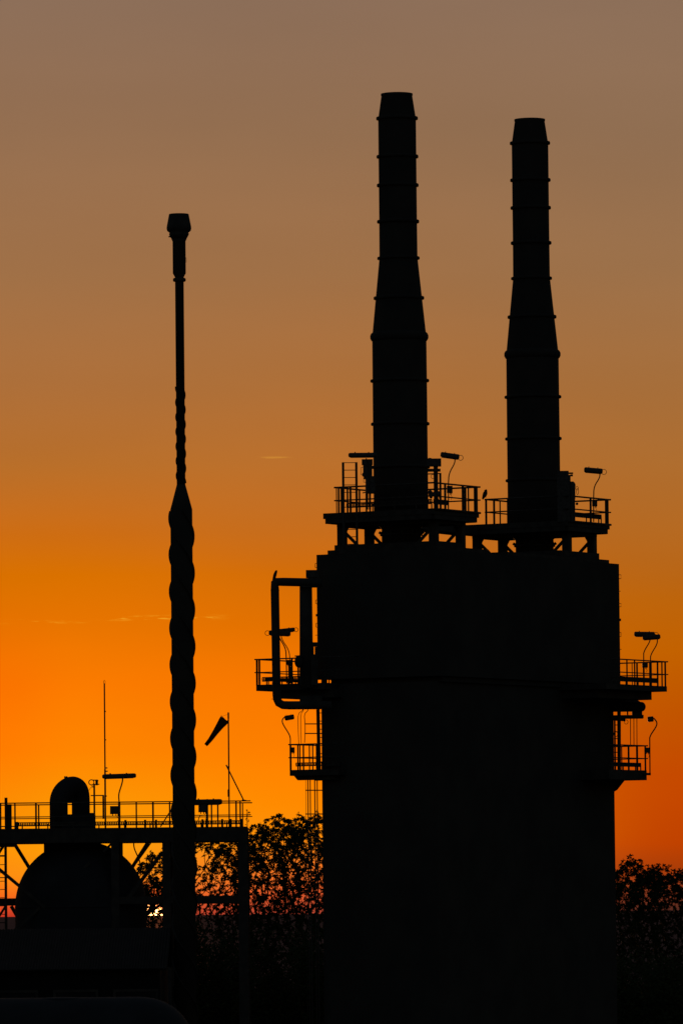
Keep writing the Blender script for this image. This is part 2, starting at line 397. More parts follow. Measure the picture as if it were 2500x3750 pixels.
def top_platform(O, vmax, zd, fl, fr, bl, br, label, trays):
    t = thing('stack_platform', label, 'platform', (O.x, O.y, zd), 'platforms around the chimney stacks')
    a, b = 1.9, 2.8
    # deck: grating slab, ring shaped round the stack (four pieces)
    mb = MB()
    for u0, u1, v0, v1 in ((-a, -1.25, -b, b), (1.25, a, -b, b), (-1.249, 1.249, 1.25, b), (-1.249, 1.249, -b, -1.25)):
        uvbox(mb, u0, u1, v0, v1, zd - .24, zd, O)
    mb.build('deck', M_STEEL, t)
    mb = MB()
    for u in (-a + .1, -1.12, 1.12, a - .1): mb.bar(uv(u, -b + .15, zd - .34, O), uv(u, b - .15, zd - .34, O), .16, .22)
    for v in (-b + .1, -2.32, 2.32, b - .1): mb.bar(uv(-a + .12, v, zd - .345, O), uv(a - .12, v, zd - .345, O), .14, .21)
    mb.build('deck_beam', M_STEEL, t)
    mb = MB()
    for u in (-1.12, 1.12): mb.bar(uv(u, -2.5, zd - .50, O), uv(u, 2.5, zd - .50, O), .3, .16)
    for v in (-2.32, 2.32): mb.bar(uv(-1.3, v, zd - .505, O), uv(1.3, v, zd - .505, O), .28, .16)
    mb.build('main_beam', M_STEEL, t)
    for u in (-1.12, 1.12):
        for v in (-2.32, 2.32):
            q = uv(u, v, 0, O)
            MB().bar((q.x, q.y, zt), (q.x, q.y, zd - .55), .33, .33, up=(-.5, -.866, 0)).build('support_post', M_STEEL, t)
            su = -1 if u > 0 else 1; sv = -1 if v > 0 else 1
            mb = MB()
            for e1, e2 in ((uv(u, v, 0, O), uv(u, v + sv * .38, 0, O)), (uv(u, v, 0, O), uv(u + su * .38, v, 0, O))):
                w_ = (e2 - e1).normalized().cross(Vector((0, 0, 1))) * .02; h0 = Vector((0, 0, zd - .93)); h1 = Vector((0, 0, zd - .56)); i_ = (e2 - e1) * .4
                mb.add([e1 + i_ + h0 - w_, e1 + i_ + h1 - w_, e2 + h1 - w_, e1 + i_ + h0 + w_, e1 + i_ + h1 + w_, e2 + h1 + w_], [(0, 1, 2), (5, 4, 3), (0, 3, 4, 1), (1, 4, 5, 2), (2, 5, 3, 0)])
            mb.build('gusset', M_STEEL, t)
            MB().bar(uv(u, v + sv * .12, zd - .80, O), uv(u, v + sv * .85, zt + .32, O), .09, .12).build('diagonal_brace', M_STEEL, t)
    L_, N_, R_, B_ = uv(-a, vmax, 0, O), uv(-a, -b, 0, O), uv(a, -b, 0, O), uv(a, vmax, 0, O)
    rails(t, [(L_, N_, fl), (N_, R_, fr), (L_, B_, bl), (R_, B_, br)], zd, rr=.033)
    mb = MB()
    for A, B in trays:
        tray(mb, A, B, zd + .22, zd + .44)
    mb.build('cable_tray', M_RAIL, t)
    MB().tube([uv(-a, -b - .03, zd - .03, O), uv(a + .05, -b - .03, zd - .03, O)], .05, 8).build('edge_strip', M_STEEL, t)
    return t
zd1 = E + 17.33
top_platform(O1, 2.15, zd1, [(1232, 3), 1240, (1250, 5), (1272, 5), (1283, 6), (1341, 5), (1354, 4)], [(1629, 6), (1694, 7), (1741, 11)], [(1316, 5), 1240], [(1703, 6), (1714, 4)],
             'railed platform around the nearer chimney stack, ladder at its left', [(uv(-1.4, 1.9, 0), uv(-1.4, -2.4, 0)), (uv(-1.3, -2.45, 0), uv(-.1, -2.45, 0))])
top_platform(O2, 1.37, zd1, [(1779, 6), (1808, 6), (1858, 5)], [(2161, 6), (2224, 5)], [(1830, 4)], [(2217, 6)],
             'railed platform around the farther chimney stack with a bird on its rail', [(uv(-.9, -2.45, 0, O2), uv(1.75, -2.45, 0, O2))])
# link beam between the two platforms
mb = MB(); mb.bar(uv(2.0, 1.6, zd1 - .28), uv(SP - 2.0, 2.3, zd1 - .28), 1.0, .4)
mb.build('link_walkway', M_STEEL); tag(bpy.context.scene.objects['link_walkway'], 'short dark walkway bridging the two stack platforms', 'walkway')

def ladder(name, label, xs, ys, Y, rung_n, w=7, rise=0, wr=2.6, group=None, cat='ladder'):
    a0, a1 = P(xs[0], ys[0], Y), P(xs[1], ys[0], Y); zb = P(xs[0], ys[1], Y).z; zt_ = a0.z
    t = thing(name, label, cat, (a0.x, a0.y, zb), group)
    for q in (a0, a1): MB().bar((q.x, q.y, zb), (q.x, q.y, zt_), m(w, Y), .05).build('stile', M_RAIL, t)
    for i in range(rung_n):
        zz = zt_ - .02 - i * (zt_ - zb - .1) / max(1, rung_n - 1)
        MB().tube([(a0.x, a0.y, zz), (a1.x, a1.y, zz)], m(wr / 2, Y), 6).build('rung', M_RAIL, t)
    return t
ladder('access_ladder', 'tall ladder rising through the left side of the nearer stack platform', (1255.7, 1304), (1693, 2000), 281.8, 12, 8)

# ---------------------------------------------------------------- lamps on bent poles
def lamp(label, pole, Y, head, box=None, pw=4.2, thick=16, loop=0, base_y=None, fat=None, Yd=0, tube_ends=True, taper=False):
    b = P(pole[0][0], pole[0][1], Y)
    t = thing('floodlight', label, 'light', (b.x, b.y, b.z), 'lamps on bent poles')
    pts = [P(x, y, Y) for x, y in pole]
    MB().tube([pts[0]] + smoothpts(pts[1:], 2) if len(pts) > 2 else pts, m(pw / 2, Y), 10).build('pole', M_RAIL, t)
    if fat:
        q0 = P(fat[0], fat[1], Y); q1 = P(fat[0], fat[2], Y)
        MB().tube([q0, (q0.x, q0.y, q1.z)], m(fat[3] / 2, Y), 10).build('pole_sleeve', M_RAIL, t)
    x0, y0, x1, y1 = head
    a, c = P(x0, y0, Y + Yd), P(x1, y1, Y - Yd); d = (c - a).normalized(); h = m(thick, Y)
    side = d.cross(Vector((0, 0, 1))).normalized(); up = side.cross(d)
    def ring(q, s): return [q + side * (sx * s * h * .62) + up * (sz * s * h * .5) for sx, sz in ((-.62, -1), (.62, -1), (1, -.45), (.9, .55), (.4, 1), (-.4, 1), (-.9, .55), (-1, -.45))]
    ln = (c - a).length
    st = [(0, .55), (.03, .9), (.07, 1), (.93, 1), (.97, .92), (1, .6)]
    vs = []; fs = []
    for tt, s in st: vs += ring(a.lerp(c, tt), s)
    for i in range(len(st) - 1):
        for j in range(8): fs.append((i * 8 + j, i * 8 + (j + 1) % 8, (i + 1) * 8 + (j + 1) % 8, (i + 1) * 8 + j))
    fs += [tuple(range(7, -1, -1)), tuple(range(40, 48))]
    hd = MB().add(vs, fs).build('lamp_head', M_LAMP, t)
    MB().bar(a.lerp(c, .08) - up * h * .50, a.lerp(c, .92) - up * h * .50, h * .7, h * .16, up=up).build('lamp_cover', M_GLASS, hd)
    MB().bar(a.lerp(c, .22) + up * h * .55, a.lerp(c, .26) + up * h * .55, h * .9, h * .25, up=up).build('clamp', M_LAMP, hd)
    MB().bar(a.lerp(c, .70) + up * h * .53, a.lerp(c, .74) + up * h * .53, h * .9, h * .2, up=up).build('clamp', M_LAMP, hd)
    if loop:
        e = c if loop > 0 else a; sg = 1 if loop > 0 else -1; r = h * .5; cc = e + d * sg * r * .5 - up * h * .1
        MB().tube([cc + (d * math.cos(k * math.pi / 6) + up * math.sin(k * math.pi / 6)) * r for k in range(13)], .012, 6).build('guard_loop', M_RAIL, t)
    if box:
        bx0, by0, bx1, by1 = box; p0 = P(bx0, by0, Y); p1 = P(bx1, by1, Y); cx, cz = (p0.x + p1.x) / 2, (p0.z + p1.z) / 2
        w_, h_ = abs(p1.x - p0.x), abs(p0.z - p1.z); cy = Y - .05
        mb = MB().box(cx - w_ / 2, cx + w_ / 2, cy - .12, cy + .12, cz - h_ * .42, cz + h_ * .5)
        mb.box(cx - w_ * .42, cx + w_ * .42, cy - .15, cy - .123, cz - h_ * .34, cz + h_ * .42)
        jb = mb.build('junction_box', M_LAMP, t)
        for q in (-.25, .1, .3): MB().tube([(cx + w_ * q, cy, cz - h_ * .42), (cx + w_ * q, cy, cz - h_ * .62)], .018, 6).build('cable_gland', M_LAMP, jb)
        MB().tube(smoothpts([(cx + w_ * .1, cy, cz - h_ * .6), (cx + w_ * .45, cy, cz - h_ * .95), (cx + w_ * .2, cy, cz - h_ * 1.3)]), .01, 5).build('cable', M_LAMP, jb)
    return t
lamp('angled tube lamp on a bent pole right of the nearer chimney stack', [(1641, 1865), (1641, 1768), (1643, 1733), (1664, 1697), (1665, 1681)], 283.5, (1612, 1664, 1681, 1674), (1635, 1780, 1656, 1808), thick=19, loop=1)
lamp('tube lamp on a bent pole right of the farther chimney stack', [(2172, 1911), (2172, 1820), (2173, 1782), (2194, 1750), (2195, 1734)], 293.2, (2137, 1720, 2205, 1726), (2166, 1831, 2185, 1856), thick=19, loop=1)
lamp('level tube lamp left of the nearer chimney stack, above the ladder', [(1352, 1866), (1352, 1760), (1348, 1700), (1340, 1678)], 281.6, (1275, 1667, 1378, 1666), None, thick=17)

# valve and control cabinets beside the stacks
Yv = 281.9
t = thing('control_cabinet', 'bulky cabinet with valve gear on the left of the nearer stack', 'cabinet', P(1346, 1866, Yv))
mb = MB()
for x0, x1, y0, y1, d in ((1324, 1364, 1683, 1702, .3), (1329, 1362, 1702, 1745, .28), (1338, 1372, 1745, 1807, .3)):
    a = P(x0, y1, Yv); b = P(x1, y0, Yv); mb.box(a.x, b.x, Yv - d, Yv + d, a.z, b.z)
mb.build('body', M_LAMP, t)
mb = MB(); mb.ell(P(1331, 1738, Yv), (m(6, Yv), .12, m(8, Yv))); mb.bar(P(1338, 1740, Yv), P(1334, 1755, Yv), m(8, Yv)); mb.build('valve', M_STEEL, t)
MB().tube([P(1328, 1712, Yv), P(1322, 1712, Yv), P(1321, 1738, Yv), P(1326, 1740, Yv)], .012, 6).build('impulse_pipe', M_STEEL, t)
MB().tube([P(1331, 1748, Yv), P(1331, 1766, Yv), P(1338, 1766, Yv)], .012, 6).build('impulse_pipe', M_STEEL, t)
MB().bar(P(1327, 1805, Yv), P(1345, 1802, Yv), m(4, Yv)).build('lever', M_STEEL, t)
for x in (1345, 1355): MB().bar(P(x, 1866, Yv), P(x, 1800, Yv), m(4, Yv)).build('leg', M_STEEL, t)
Yv = 281.2
t = thing('damper_actuator', 'boxed actuator on a post to the right of the nearer stack', 'actuator', P(1596, 1862, Yv))
q = P(1596, 1705, Yv); b = P(1596, 1866, Yv)
MB().bar((b.x, Yv, b.z), (b.x, Yv, q.z), m(12, Yv)).build('post', M_STEEL, t)
MB().bar((P(1611, 1734, Yv).x, Yv, b.z), (P(1611, 1734, Yv).x, Yv, P(1611, 1732, Yv).z), m(6, Yv)).build('post', M_STEEL, t)
a = P(1562, 1708, Yv); c = P(1614, 1680, Yv)
mb = MB().box(a.x, c.x, Yv - .25, Yv + .25, a.z, c.z); mb.ell(P(1573, 1681, Yv), (.1, .15, .05)); mb.build('actuator_box', M_LAMP, t)
a = P(1562, 1727, Yv); c = P(1612, 1717, Yv); MB().box(a.x, c.x, Yv - .15, Yv + .15, a.z, c.z).build('shelf', M_STEEL, t)
MB().bar(P(1562, 1736, Yv), P(1612, 1734, Yv), m(4, Yv)).build('arm', M_STEEL, t)
MB().tube([P(1583 + 6 * math.cos(k * .7), 1745 + 8 * math.sin(k * .7), Yv) for k in range(9)], .012, 5).build('cable', M_LAMP, t)
mb = MB(); mb.ell(P(1574, 1803, Yv), (m(9, Yv), .12, m(8, Yv))); mb.bar(P(1568, 1809, Yv), P(1598, 1809, Yv), m(14, Yv)); mb.ell(P(1577, 1819, Yv), (m(6, Yv), .1, m(7, Yv)))
mb.ell(P(1604, 1808, Yv), (m(9, Yv), .12, m(10, Yv))); mb.build('motor', M_LAMP, t)
MB().tube(smoothpts([P(1608, 1815, Yv), P(1606, 1825, Yv), P(1603, 1834, Yv), P(1604, 1845, Yv)]), .012, 5).build('cable', M_LAMP, t)
Yv = 290.9
t = thing('damper_actuator', 'stepped actuator housing on the right of the farther stack', 'actuator', P(2078, 1912, Yv))
mb = MB()
for x0, x1, y0, y1 in ((2040, 2080, 1725, 1740), (2040, 2087, 1740, 1912), (2087, 2098, 1764, 1912), (2098, 2104, 1775, 1828), (2098, 2103.5, 1828, 1912)):
    a = P(x0, y1, Yv); b = P(x1, y0, Yv); mb.box(a.x, b.x, Yv - .2, Yv + .2, a.z, b.z)
mb.build('body', M_LAMP, t)
MB().bar(P(2078, 1733, Yv), P(2097, 1733, Yv), m(6, Yv)).build('arm', M_STEEL, t); MB().bar(P(2087, 1741, Yv), P(2096, 1741, Yv), m(7, Yv)).build('arm', M_STEEL, t)
mb = MB().ell(P(2097, 1778, Yv), (m(9, Yv), .12, m(14, Yv))); mb.build('motor', M_LAMP, t)
for cx, cy, r1, r2 in ((2111, 1788, 5, 7), (2113, 1800, 4, 12)):
    MB().tube([P(cx + r1 * math.cos(k * .628), cy + r2 * math.sin(k * .628), Yv) for k in range(11)], .012, 5).build('cable', M_LAMP, t)
MB().ell(P(2111, 1845, Yv), (m(5, Yv), .05, m(5, Yv))).build('gauge', M_LAMP, t)

# ---------------------------------------------------------------- birds
def bird(label, line, rad, legs, Y, head, beak):
    b = P(*legs[0][1], Y)
    mb = MB(); pts = smoothpts([P(x, y, Y) for x, y in line], 2); n = len(pts)
    rr = []
    for i in range(n):
        t = i / (n - 1) * (len(rad) - 1); k = min(int(t), len(rad) - 2); rr.append(m(rad[k] + (rad[k + 1] - rad[k]) * (t - k), Y))
    mb.tube(pts, rr, 12)
    for a, c in legs: mb.tube([P(*a, Y), P(*c, Y)], .008, 5)
    mb.tube([P(*beak[0], Y), P(*beak[1], Y)], [m(beak[2], Y), .003], 6)
    o = mb.build('bird', M_FEATH); tag(o, label, 'bird', 'birds perched on the plant'); return o
q = edge_pt(uv(-1.9, 1.3, 0, O2), uv(-1.9, -2.8, 0, O2), 1777, zd1 + 1.1)
bird('dark bird perched on the platform rail corner between the two stacks', [(1776, 1793), (1777, 1795.5), (1777.5, 1800), (1775.5, 1807), (1773, 1814), (1769, 1821), (1766, 1829)], [3.0, 5.4, 5.6, 8.4, 7.6, 4.4, 1.8],
     (((1773, 1815), (1777, 1822)), ((1775, 1814), (1780, 1822))), q.y, None, ((1779, 1797), (1784, 1799), 1.5))

# ---------------------------------------------------------------- side platforms
def side_platform(name, label, rect, corner, zd, edges, th, beams, trays, group):
    u0, u1, v0, v1 = rect
    c = uv(*corner, zd); t = thing(name, label, 'platform', (c.x, c.y, zd), group)
    mb = MB(); uvbox(mb, u0, u1, v0, v1, zd - th, zd); mb.build('deck', M_STEEL, t)
    for b in beams:
        mb = MB(); uvbox(mb, *b); mb.build('deck_beam', M_STEEL, t)
    rails(t, edges, zd)
    for A, B, z0, z1 in trays:
        mb = MB(); tray(mb, A, B, z0, z1); mb.build('cable_tray', M_RAIL, t)
    return t
G2 = 'side platforms on the furnace casing'
# middle left
zm = P(936, 2507, 284.3).z
ue = A0 - 1.0; ve = HW + solve(938, zm, ue, HW, 0, 1)
Lk, Nk, Bk = uv(ue, ve, 0), uv(ue, .5, 0), uv(A0 + 3.2, ve, 0)
side_platform('side_platform', 'railed upper side platform at the left of the casing, crossed by a tall pipe', (ue, A0 + 3.2, 2.2, ve), (ue, ve), zm,
    [(Lk, Nk, [(941, 5.5), (1069, 5), (1092, 5)]), (Lk, Bk, [(950, 5.5), (1058, 4)])], .27,
    [(ue + .45, A0 + 2.6, 2.0, ve - solve(938, zm, ue, HW, 0, 1) + .02 + 1.75, zm - .62, zm - .262)],
    [(uv(ue + .35, ve - .1, 0), uv(ue + .35, 2.2, 0), zm + .14, zm + .34), (uv(ue + .3, ve - .3, 0), uv(A0 + 2, ve - .3, 0), zm + .16, zm + .32)], G2)
# lower left
zl = P(1063, 2819, 284.0).z
ue2 = A0 - .45; ve2 = HW + solve(1062, zl, ue2, HW, 0, 1)
Lk, Nk, Bk = uv(ue2, ve2, 0), uv(ue2, 1.6, 0), uv(A0 + 1.6, ve2, 0)
t = side_platform('side_platform', 'small railed lower side platform at the left of the casing, above the trees', (ue2, A0 + 1.6, 1.9, ve2), (ue2, ve2), zl,
    [(Lk, Nk, [(1064, 5.5), (1091, 4), (1111, 4.5), (1145, 3.5), (1159, 4)]), (Lk, Bk, [(1098, 3.5), (1133, 3.5)])], .26,
    [], [(uv(ue2 + .3, ve2 - .12, 0), uv(ue2 + .3, 2, 0), zl + .15, zl + .32)], G2)
mb = MB(); a = uv(ue2 + .2, ve2 - .05, zl - .26); b = uv(ue2 + .2, 2.2, zl - .26)
c0 = uv(ue2 + .25, ve2 - .22, zl - .45)
for uu in (ue2 + .25, A0 + 1.2):
    s = [uv(uu, ve2 - .04, zl - .262), uv(uu, ve2 - .22, zl - .45), uv(uu, 2.2, zl - .45), uv(uu, 2.2, zl - .262)]
    e = U * .2; mb.hexa([s[0], s[1], s[2], s[3], s[0] + e, s[1] + e, s[2] + e, s[3] + e])
mb.build('bracket', M_STEEL, t)
# middle right
zr = P(2438, 2515, 293.9).z
ur = A1 + .45; vr = -HW + solve(2440, zr, ur, -HW, 0, -1) * -1
Rk, Nk, Bk = uv(ur, vr, 0), uv(ur - 5.5, vr, 0), uv(ur, -1.5, 0)
t = side_platform('side_platform', 'railed upper side platform at the right of the casing, two lamps over it', (ur - 5.5, ur, vr, -2.5), (ur, vr), zr,
    [(Nk, Rk, [(2294, 4), (2322, 4), (2406, 5), (2434, 5)]), (Bk, Rk, [(2313, 2.5), (2331, 5), (2422, 4), (2380, 8)])], .24,
    [(ur - 5.2, ur - .3, vr + .62, -2.4, zr - .60, zr - .232)],
    [(uv(ur - 4.5, vr + .3, 0), uv(ur - .3, vr + .3, 0), zr + .14, zr + .36)], G2)
# lower right
zq = P(2367, 2821, 293.5).z
ur2 = A1 + .2; vr2 = -HW + solve(2366, zq, ur2, -HW, 0, -1) * -1
Rk, Nk, Bk = uv(ur2, vr2, 0), uv(ur2 - 3.4, vr2, 0), uv(ur2, -2.0, 0)
t = side_platform('side_platform', 'small railed lower side platform at the right of the casing, below a drum', (ur2 - 3.4, ur2, vr2, -2.5), (ur2, vr2), zq,
    [(Nk, Rk, [(2300, 5.5), (2331, 6), (2361, 5)]), (Bk, Rk, [(2275, 3)])], .44,
    [], [(uv(ur2 - 3.0, vr2 + .25, 0), uv(ur2 - .1, vr2 + .25, 0), zq + .15, zq + .34)], G2)
MB().bar(P(2345, 2834, 293.4), P(2381, 2835, 293.4), m(9, 293)).build('lamp_bracket', M_STEEL, t)
mb = MB()
for uu in (ur2 - .4, ur2 - 2.4):
    s = [uv(uu, vr2 + 1.0, zq - .442), uv(uu, -2.6, zq - .442), uv(uu, -2.6, zq - .95), uv(uu, -2.8, zq - .85)]
    e = U * .15; mb.hexa([s[0], s[1], s[2], s[3], s[0] + e, s[1] + e, s[2] + e, s[3] + e])
mb.build('bracket', M_STEEL, t)

# lamps on the side platforms
lamp('lower of two crossed tube lamps on poles behind the tall left pipe', [(1050, 2503), (1048, 2409), (1046, 2373), (1022, 2335), (1019, 2322)], 284.6, (984, 2317, 1064, 2321), (1050, 2417, 1069, 2437), thick=18, loop=-1)
lamp('upper of two crossed tube lamps behind the tall left pipe, tipped up at the right', [(1062, 2503), (1062, 2420), (1058, 2380), (1030, 2340), (1028, 2310)], 286.4, (1002, 2313, 1080, 2305), None, pw=3.5, thick=15, loop=1, fat=(1062, 2503, 2440, 8))
lamp('small hooded lamp on a hooked pole over the lower left platform', [(1063, 2841), (1063, 2705), (1060, 2690), (1034, 2650), (1033, 2634), (1046, 2623)], 284.0, (1042, 2630, 1077, 2624), (1067, 2737, 1079, 2757), thick=17)
lamp('longer left one of two tube lamps over the upper right platform', [(2355, 2512), (2355, 2392), (2360, 2378), (2379, 2348), (2378, 2330)], 294.6, (2320, 2322, 2396, 2323), (2349, 2427, 2370, 2446), pw=4, thick=18, loop=1, fat=(2356, 2512, 2440, 7))
lamp('right one of two tube lamps over the upper right platform', [(2380, 2512), (2380, 2405), (2384, 2392), (2405, 2358), (2405, 2338)], 293.4, (2351, 2336, 2416, 2331), None, pw=4, thick=17, fat=(2380, 2512, 2424, 8))
lamp('small lamp on a hooked pole over the lower right platform', [(2378, 2839), (2377, 2702), (2381, 2690), (2402, 2660), (2404, 2644), (2391, 2629)], 293.4, (2369, 2634, 2391, 2632), (2361, 2738, 2377, 2758), pw=4.6, thick=18)

# tall pipe loop left of the casing
Yp = 282.6
rp = m(15.5, Yp)
t = thing('vent_pipe', 'tall fat pipe loop left of the casing, bent in at top and bottom', 'pipe', P(1010, 2583, Yp))
pts = [P(1180, 2134, Yp), P(1040, 2131, Yp), P(1013, 2131, Yp), P(1006.5, 2136, Yp), P(1006.5, 2160, Yp), P(1013, 2545, Yp), P(1015, 2560, Yp), P(1021, 2574, Yp), P(1036, 2582, Yp), P(1060, 2583, Yp), P(1215, 2582, Yp)]
MB().tube(pts, rp, 20).build('pipe_run', M_PIPE, t)
for y in (2160, 2500): MB().tube([P(1006.5 + (y - 2150) * .0145, y, Yp), P(1006.5 + (y - 2150) * .0145, y + 4, Yp)], rp * 1.03, 20).build('clamp_band', M_STEEL, t)
MB().bar(P(994, 2560, Yp), P(1002, 2560, Yp), m(2, Yp)).build('drain_stub', M_STEEL, t)
t = thing('vent_pipe', 'wider vertical duct pipe between the tall pipe loop and the casing', 'pipe', P(1121, 2506, Yp + .4))
MB().tube([P(1119.5, 2140, Yp + .4), P(1122, 2520, Yp + .4)], [m(23, Yp), m(25.5, Yp)], 20).build('pipe_run', M_PIPE, t)
a, b = P(1120, 2114, Yp), P(1166, 2087, Yp); MB().box(a.x, b.x, Yp, Yp + .7, a.z, b.z).build('junction_box', M_LAMP, t)
a, b = P(1127, 2126, Yp), P(1168, 2112, Yp); MB().box(a.x, b.x, Yp + .05, Yp + .65, a.z, b.z).build('bracket', M_LAMP, t)
a, b = P(1098, 2140, Yp), P(1170, 2120, Yp); MB().box(a.x, b.x, Yp - .1, Yp + .6, a.z - .12, b.z).build('header', M_PIPE, t)
mb = MB().ell(P(1094, 2423, Yp + .1), (m(16, Yp), .25, m(23, Yp))); mb.bar(P(1079, 2402.5, Yp), P(1100, 2401.5, Yp), m(4, Yp)); mb.build('valve', M_STEEL, t)
a, b = P(1096, 2600, Yp + .5), P(1180, 2398, Yp + .5); 
mb = MB().box(P(1097, 2500, Yp).x, P(1165, 2500, Yp).x, Yp + .2, Yp + 1.0, P(1100, 2472, Yp).z, P(1100, 2396, Yp).z)
mb.box(P(1140, 2500, Yp).x, P(1150, 2500, Yp).x, Yp + .3, Yp + .8, P(1100, 2396, Yp).z - .01, P(1100, 2353, Yp).z)
mb.bar(P(1143, 2360, Yp + .5), P(1166, 2360, Yp + .5), m(16, Yp)); mb.box(P(1153, 2500, Yp).x, P(1165, 2500, Yp).x, Yp + .3, Yp + .8, P(1100, 2396, Yp).z - .01, P(1100, 2368, Yp).z)
mb.box(P(1097, 2500, Yp).x, P(1164, 2500, Yp).x, Yp + .2, Yp + 1.0, P(1100, 2508, Yp).z, P(1100, 2472, Yp).z + .01)
mb.box(P(1097, 2560, Yp).x, P(1180, 2560, Yp).x, Yp + .2, Yp + 1.0, P(1100, 2572, Yp).z, P(1100, 2548, Yp).z)
mb.build('valve_skid', M_STEEL, t)
bird('dark slender bird upright on the top bend of the tall left pipe', [(1013, 2089), (1011.5, 2092), (1009.5, 2097), (1006.5, 2106), (1004, 2116), (999, 2127)], [1.6, 4.2, 5.2, 6.3, 5.2, 1.5],
     (((1006, 2112), (1007, 2119)), ((1008, 2111), (1010, 2119))), Yp, None, ((1012.5, 2091), (1015, 2087), 1.4))

# lower left ladder with cage, conduits
Yl = 283.6
t = thing('caged_ladder', 'caged ladder beside the left wall of the casing above the lower platform', 'ladder', P(1166, 2818, Yl))
MB().bar(P(1164, 2598, Yl), P(1168.5, 2818, Yl), m(9.5, Yl)).build('stile', M_RAIL, t); MB().bar(P(1179, 2598, Yl), P(1182, 2818, Yl), m(4, Yl)).build('stile', M_RAIL, t)
for i in range(8): MB().tube([P(1166, 2611 + i * 29.8, Yl), P(1182, 2611 + i * 29.8, Yl)], m(1.4, Yl), 6).build('rung', M_RAIL, t)
for y in (2651, 2686): MB().bar(P(1115, y, Yl), P(1184, y, Yl), m(4, Yl), m(4, Yl)).build('cage_hoop', M_RAIL, t)
def thin(label, pts, Y, r, name='conduit', cat='conduit', group=None, sm=1):
    o = MB().tube(smoothpts([P(x, y, Y) for x, y in pts], sm) if sm else [P(x, y, Y) for x, y in pts], r, 6).build(name, M_RAIL)
    return tag(o, label, cat, group)
GC = 'thin conduits beside the casing'
thin('thin conduit hanging farthest left below the tall pipe bend', [(1109, 2596), (1108, 2602), (1091, 2613), (1091, 2660), (1094, 2724)], 283.8, .013, group=GC)
thin('second thin conduit below the tall pipe bend', [(1111, 2596), (1110, 2604), (1101, 2613), (1101, 2660), (1103, 2722)], 283.8, .013, group=GC)
thin('kinked thin conduit along the cage of the left ladder', [(1126, 2596), (1128, 2602), (1113.5, 2615), (1117, 2650), (1117, 2686), (1115, 2720)], 283.8, .016, group=GC)
GR = 'riser pipes below the lower left platform'
for x, w, lb in ((1119, 1.6, 'thinnest riser pipe below the lower left platform, farthest left'), (1127, 4, 'second riser pipe from the left below the lower left platform'), (1135.5, 4, 'third riser pipe from the left below the lower left platform'),
                 (1152, 4.2, 'fourth riser pipe from the left below the lower left platform'), (1161, 4, 'riser pipe nearest the casing below the lower left platform')):
    a = P(x, 2852, 283.9); o = MB().tube([(a.x, a.y, GZ), a], m(w / 2, 284), 8).build('riser_pipe', M_RAIL); tag(o, lb, 'pipe', GR)
t = thing('pipe_rack', 'flat pipe clips tying the riser pipes to the casing', 'bracket', P(1150, 2981, 283.7))
for y in (2894, 2981, 3070): MB().bar(P(1118, y, 283.75), P(1186, y, 283.75), m(4, 284), m(4, 284)).build('clip', M_RAIL, t)

# right side: drum, post, conduits
Yd = 294.2
t = thing('condensate_drum', 'horizontal drum with rounded end on a beam under the upper right platform', 'drum', P(2310, 2618, Yd))
z0, z1 = P(2329, 2604, Yd).z, P(2329, 2568, Yd).z
def hdrum(xa, xb, yc, r, YY):
    a, b = P(xa, yc, YY), P(xb, yc, YY); rr_ = m(r, YY); n = 8; pts = [Vector((a.x, YY, b.z))]; rl = [rr_]
    for i in range(n + 1):
        s = i / n * math.pi / 2; pts.append(Vector((b.x - rr_ * .9 + rr_ * .9 * math.sin(s), YY, b.z))); rl.append(max(.01, rr_ * math.cos(s)))
    return MB().tube(pts, rl, 20)
hdrum(2235, 2362.5, 2588, 18, Yd - .3).build('drum_shell', M_VES, t)
hdrum(2235, 2347, 2583, 19, Yd + .35).build('drum_shell', M_VES, t)
a = P(2312, 2612, Yd); b = P(2349, 2590, Yd); MB().box(a.x, b.x, Yd - .12, Yd + .12, a.z - .12, b.z).build('saddle', M_STEEL, t)
a = P(2235, 2632, Yd); b = P(2353, 2619, Yd); MB().box(a.x, b.x, Yd - .5, Yd + .5, a.z, b.z).build('support_beam', M_STEEL, t)
MB().bar(P(2296, 2618, Yd), P(2296, 2600, Yd), m(4, Yd)).build('leg', M_STEEL, t)
mb = MB()
for k in range(1): mb.tube([P(2291 + 7 * math.cos(k2 * .6), 2644 + 8 * math.sin(k2 * .6) , Yd) for k2 in range(12)], .013, 5); mb.tube([P(2240, 2634, Yd), P(2288, 2637, Yd)], m(5, Yd), 8)
mb.build('cable', M_LAMP, t)
o = MB().bar(P(2264.5, 2555, 293.6), P(2265.5, 2825, 293.6), m(10, 293), m(10, 293)).build('support_post', M_STEEL); tag(o, 'thick vertical post beside the right wall of the casing', 'post')
for x, lb in ((2306.5, 'leftmost of three thin conduits under the drum'), (2319, 'middle one of three thin conduits under the drum'), (2330, 'rightmost of three thin conduits under the drum')):
    thin(lb, [(x, 2630), (x + .5, 2733)], 294.2, .017, group=GC, sm=0)
t = thing('caged_ladder', 'ladder squeezed between the right wall of the casing and a post', 'ladder', P(2252, 2820, 293.8))
MB().bar(P(2249, 2632, 293.8), P(2251, 2820, 293.8), .06).build('stile', M_RAIL, t)
for i in range(7): MB().tube([P(2246, 2655 + i * 25, 293.8), P(2264, 2655 + i * 25, 293.8)], .02, 6).build('rung', M_RAIL, t)
MB().tube([P(2253 + 7 * math.cos(k * .6), 2688 + 10 * math.sin(k * .6), 293.8) for k in range(11)], .015, 6).build('cage_hoop', M_RAIL, t)

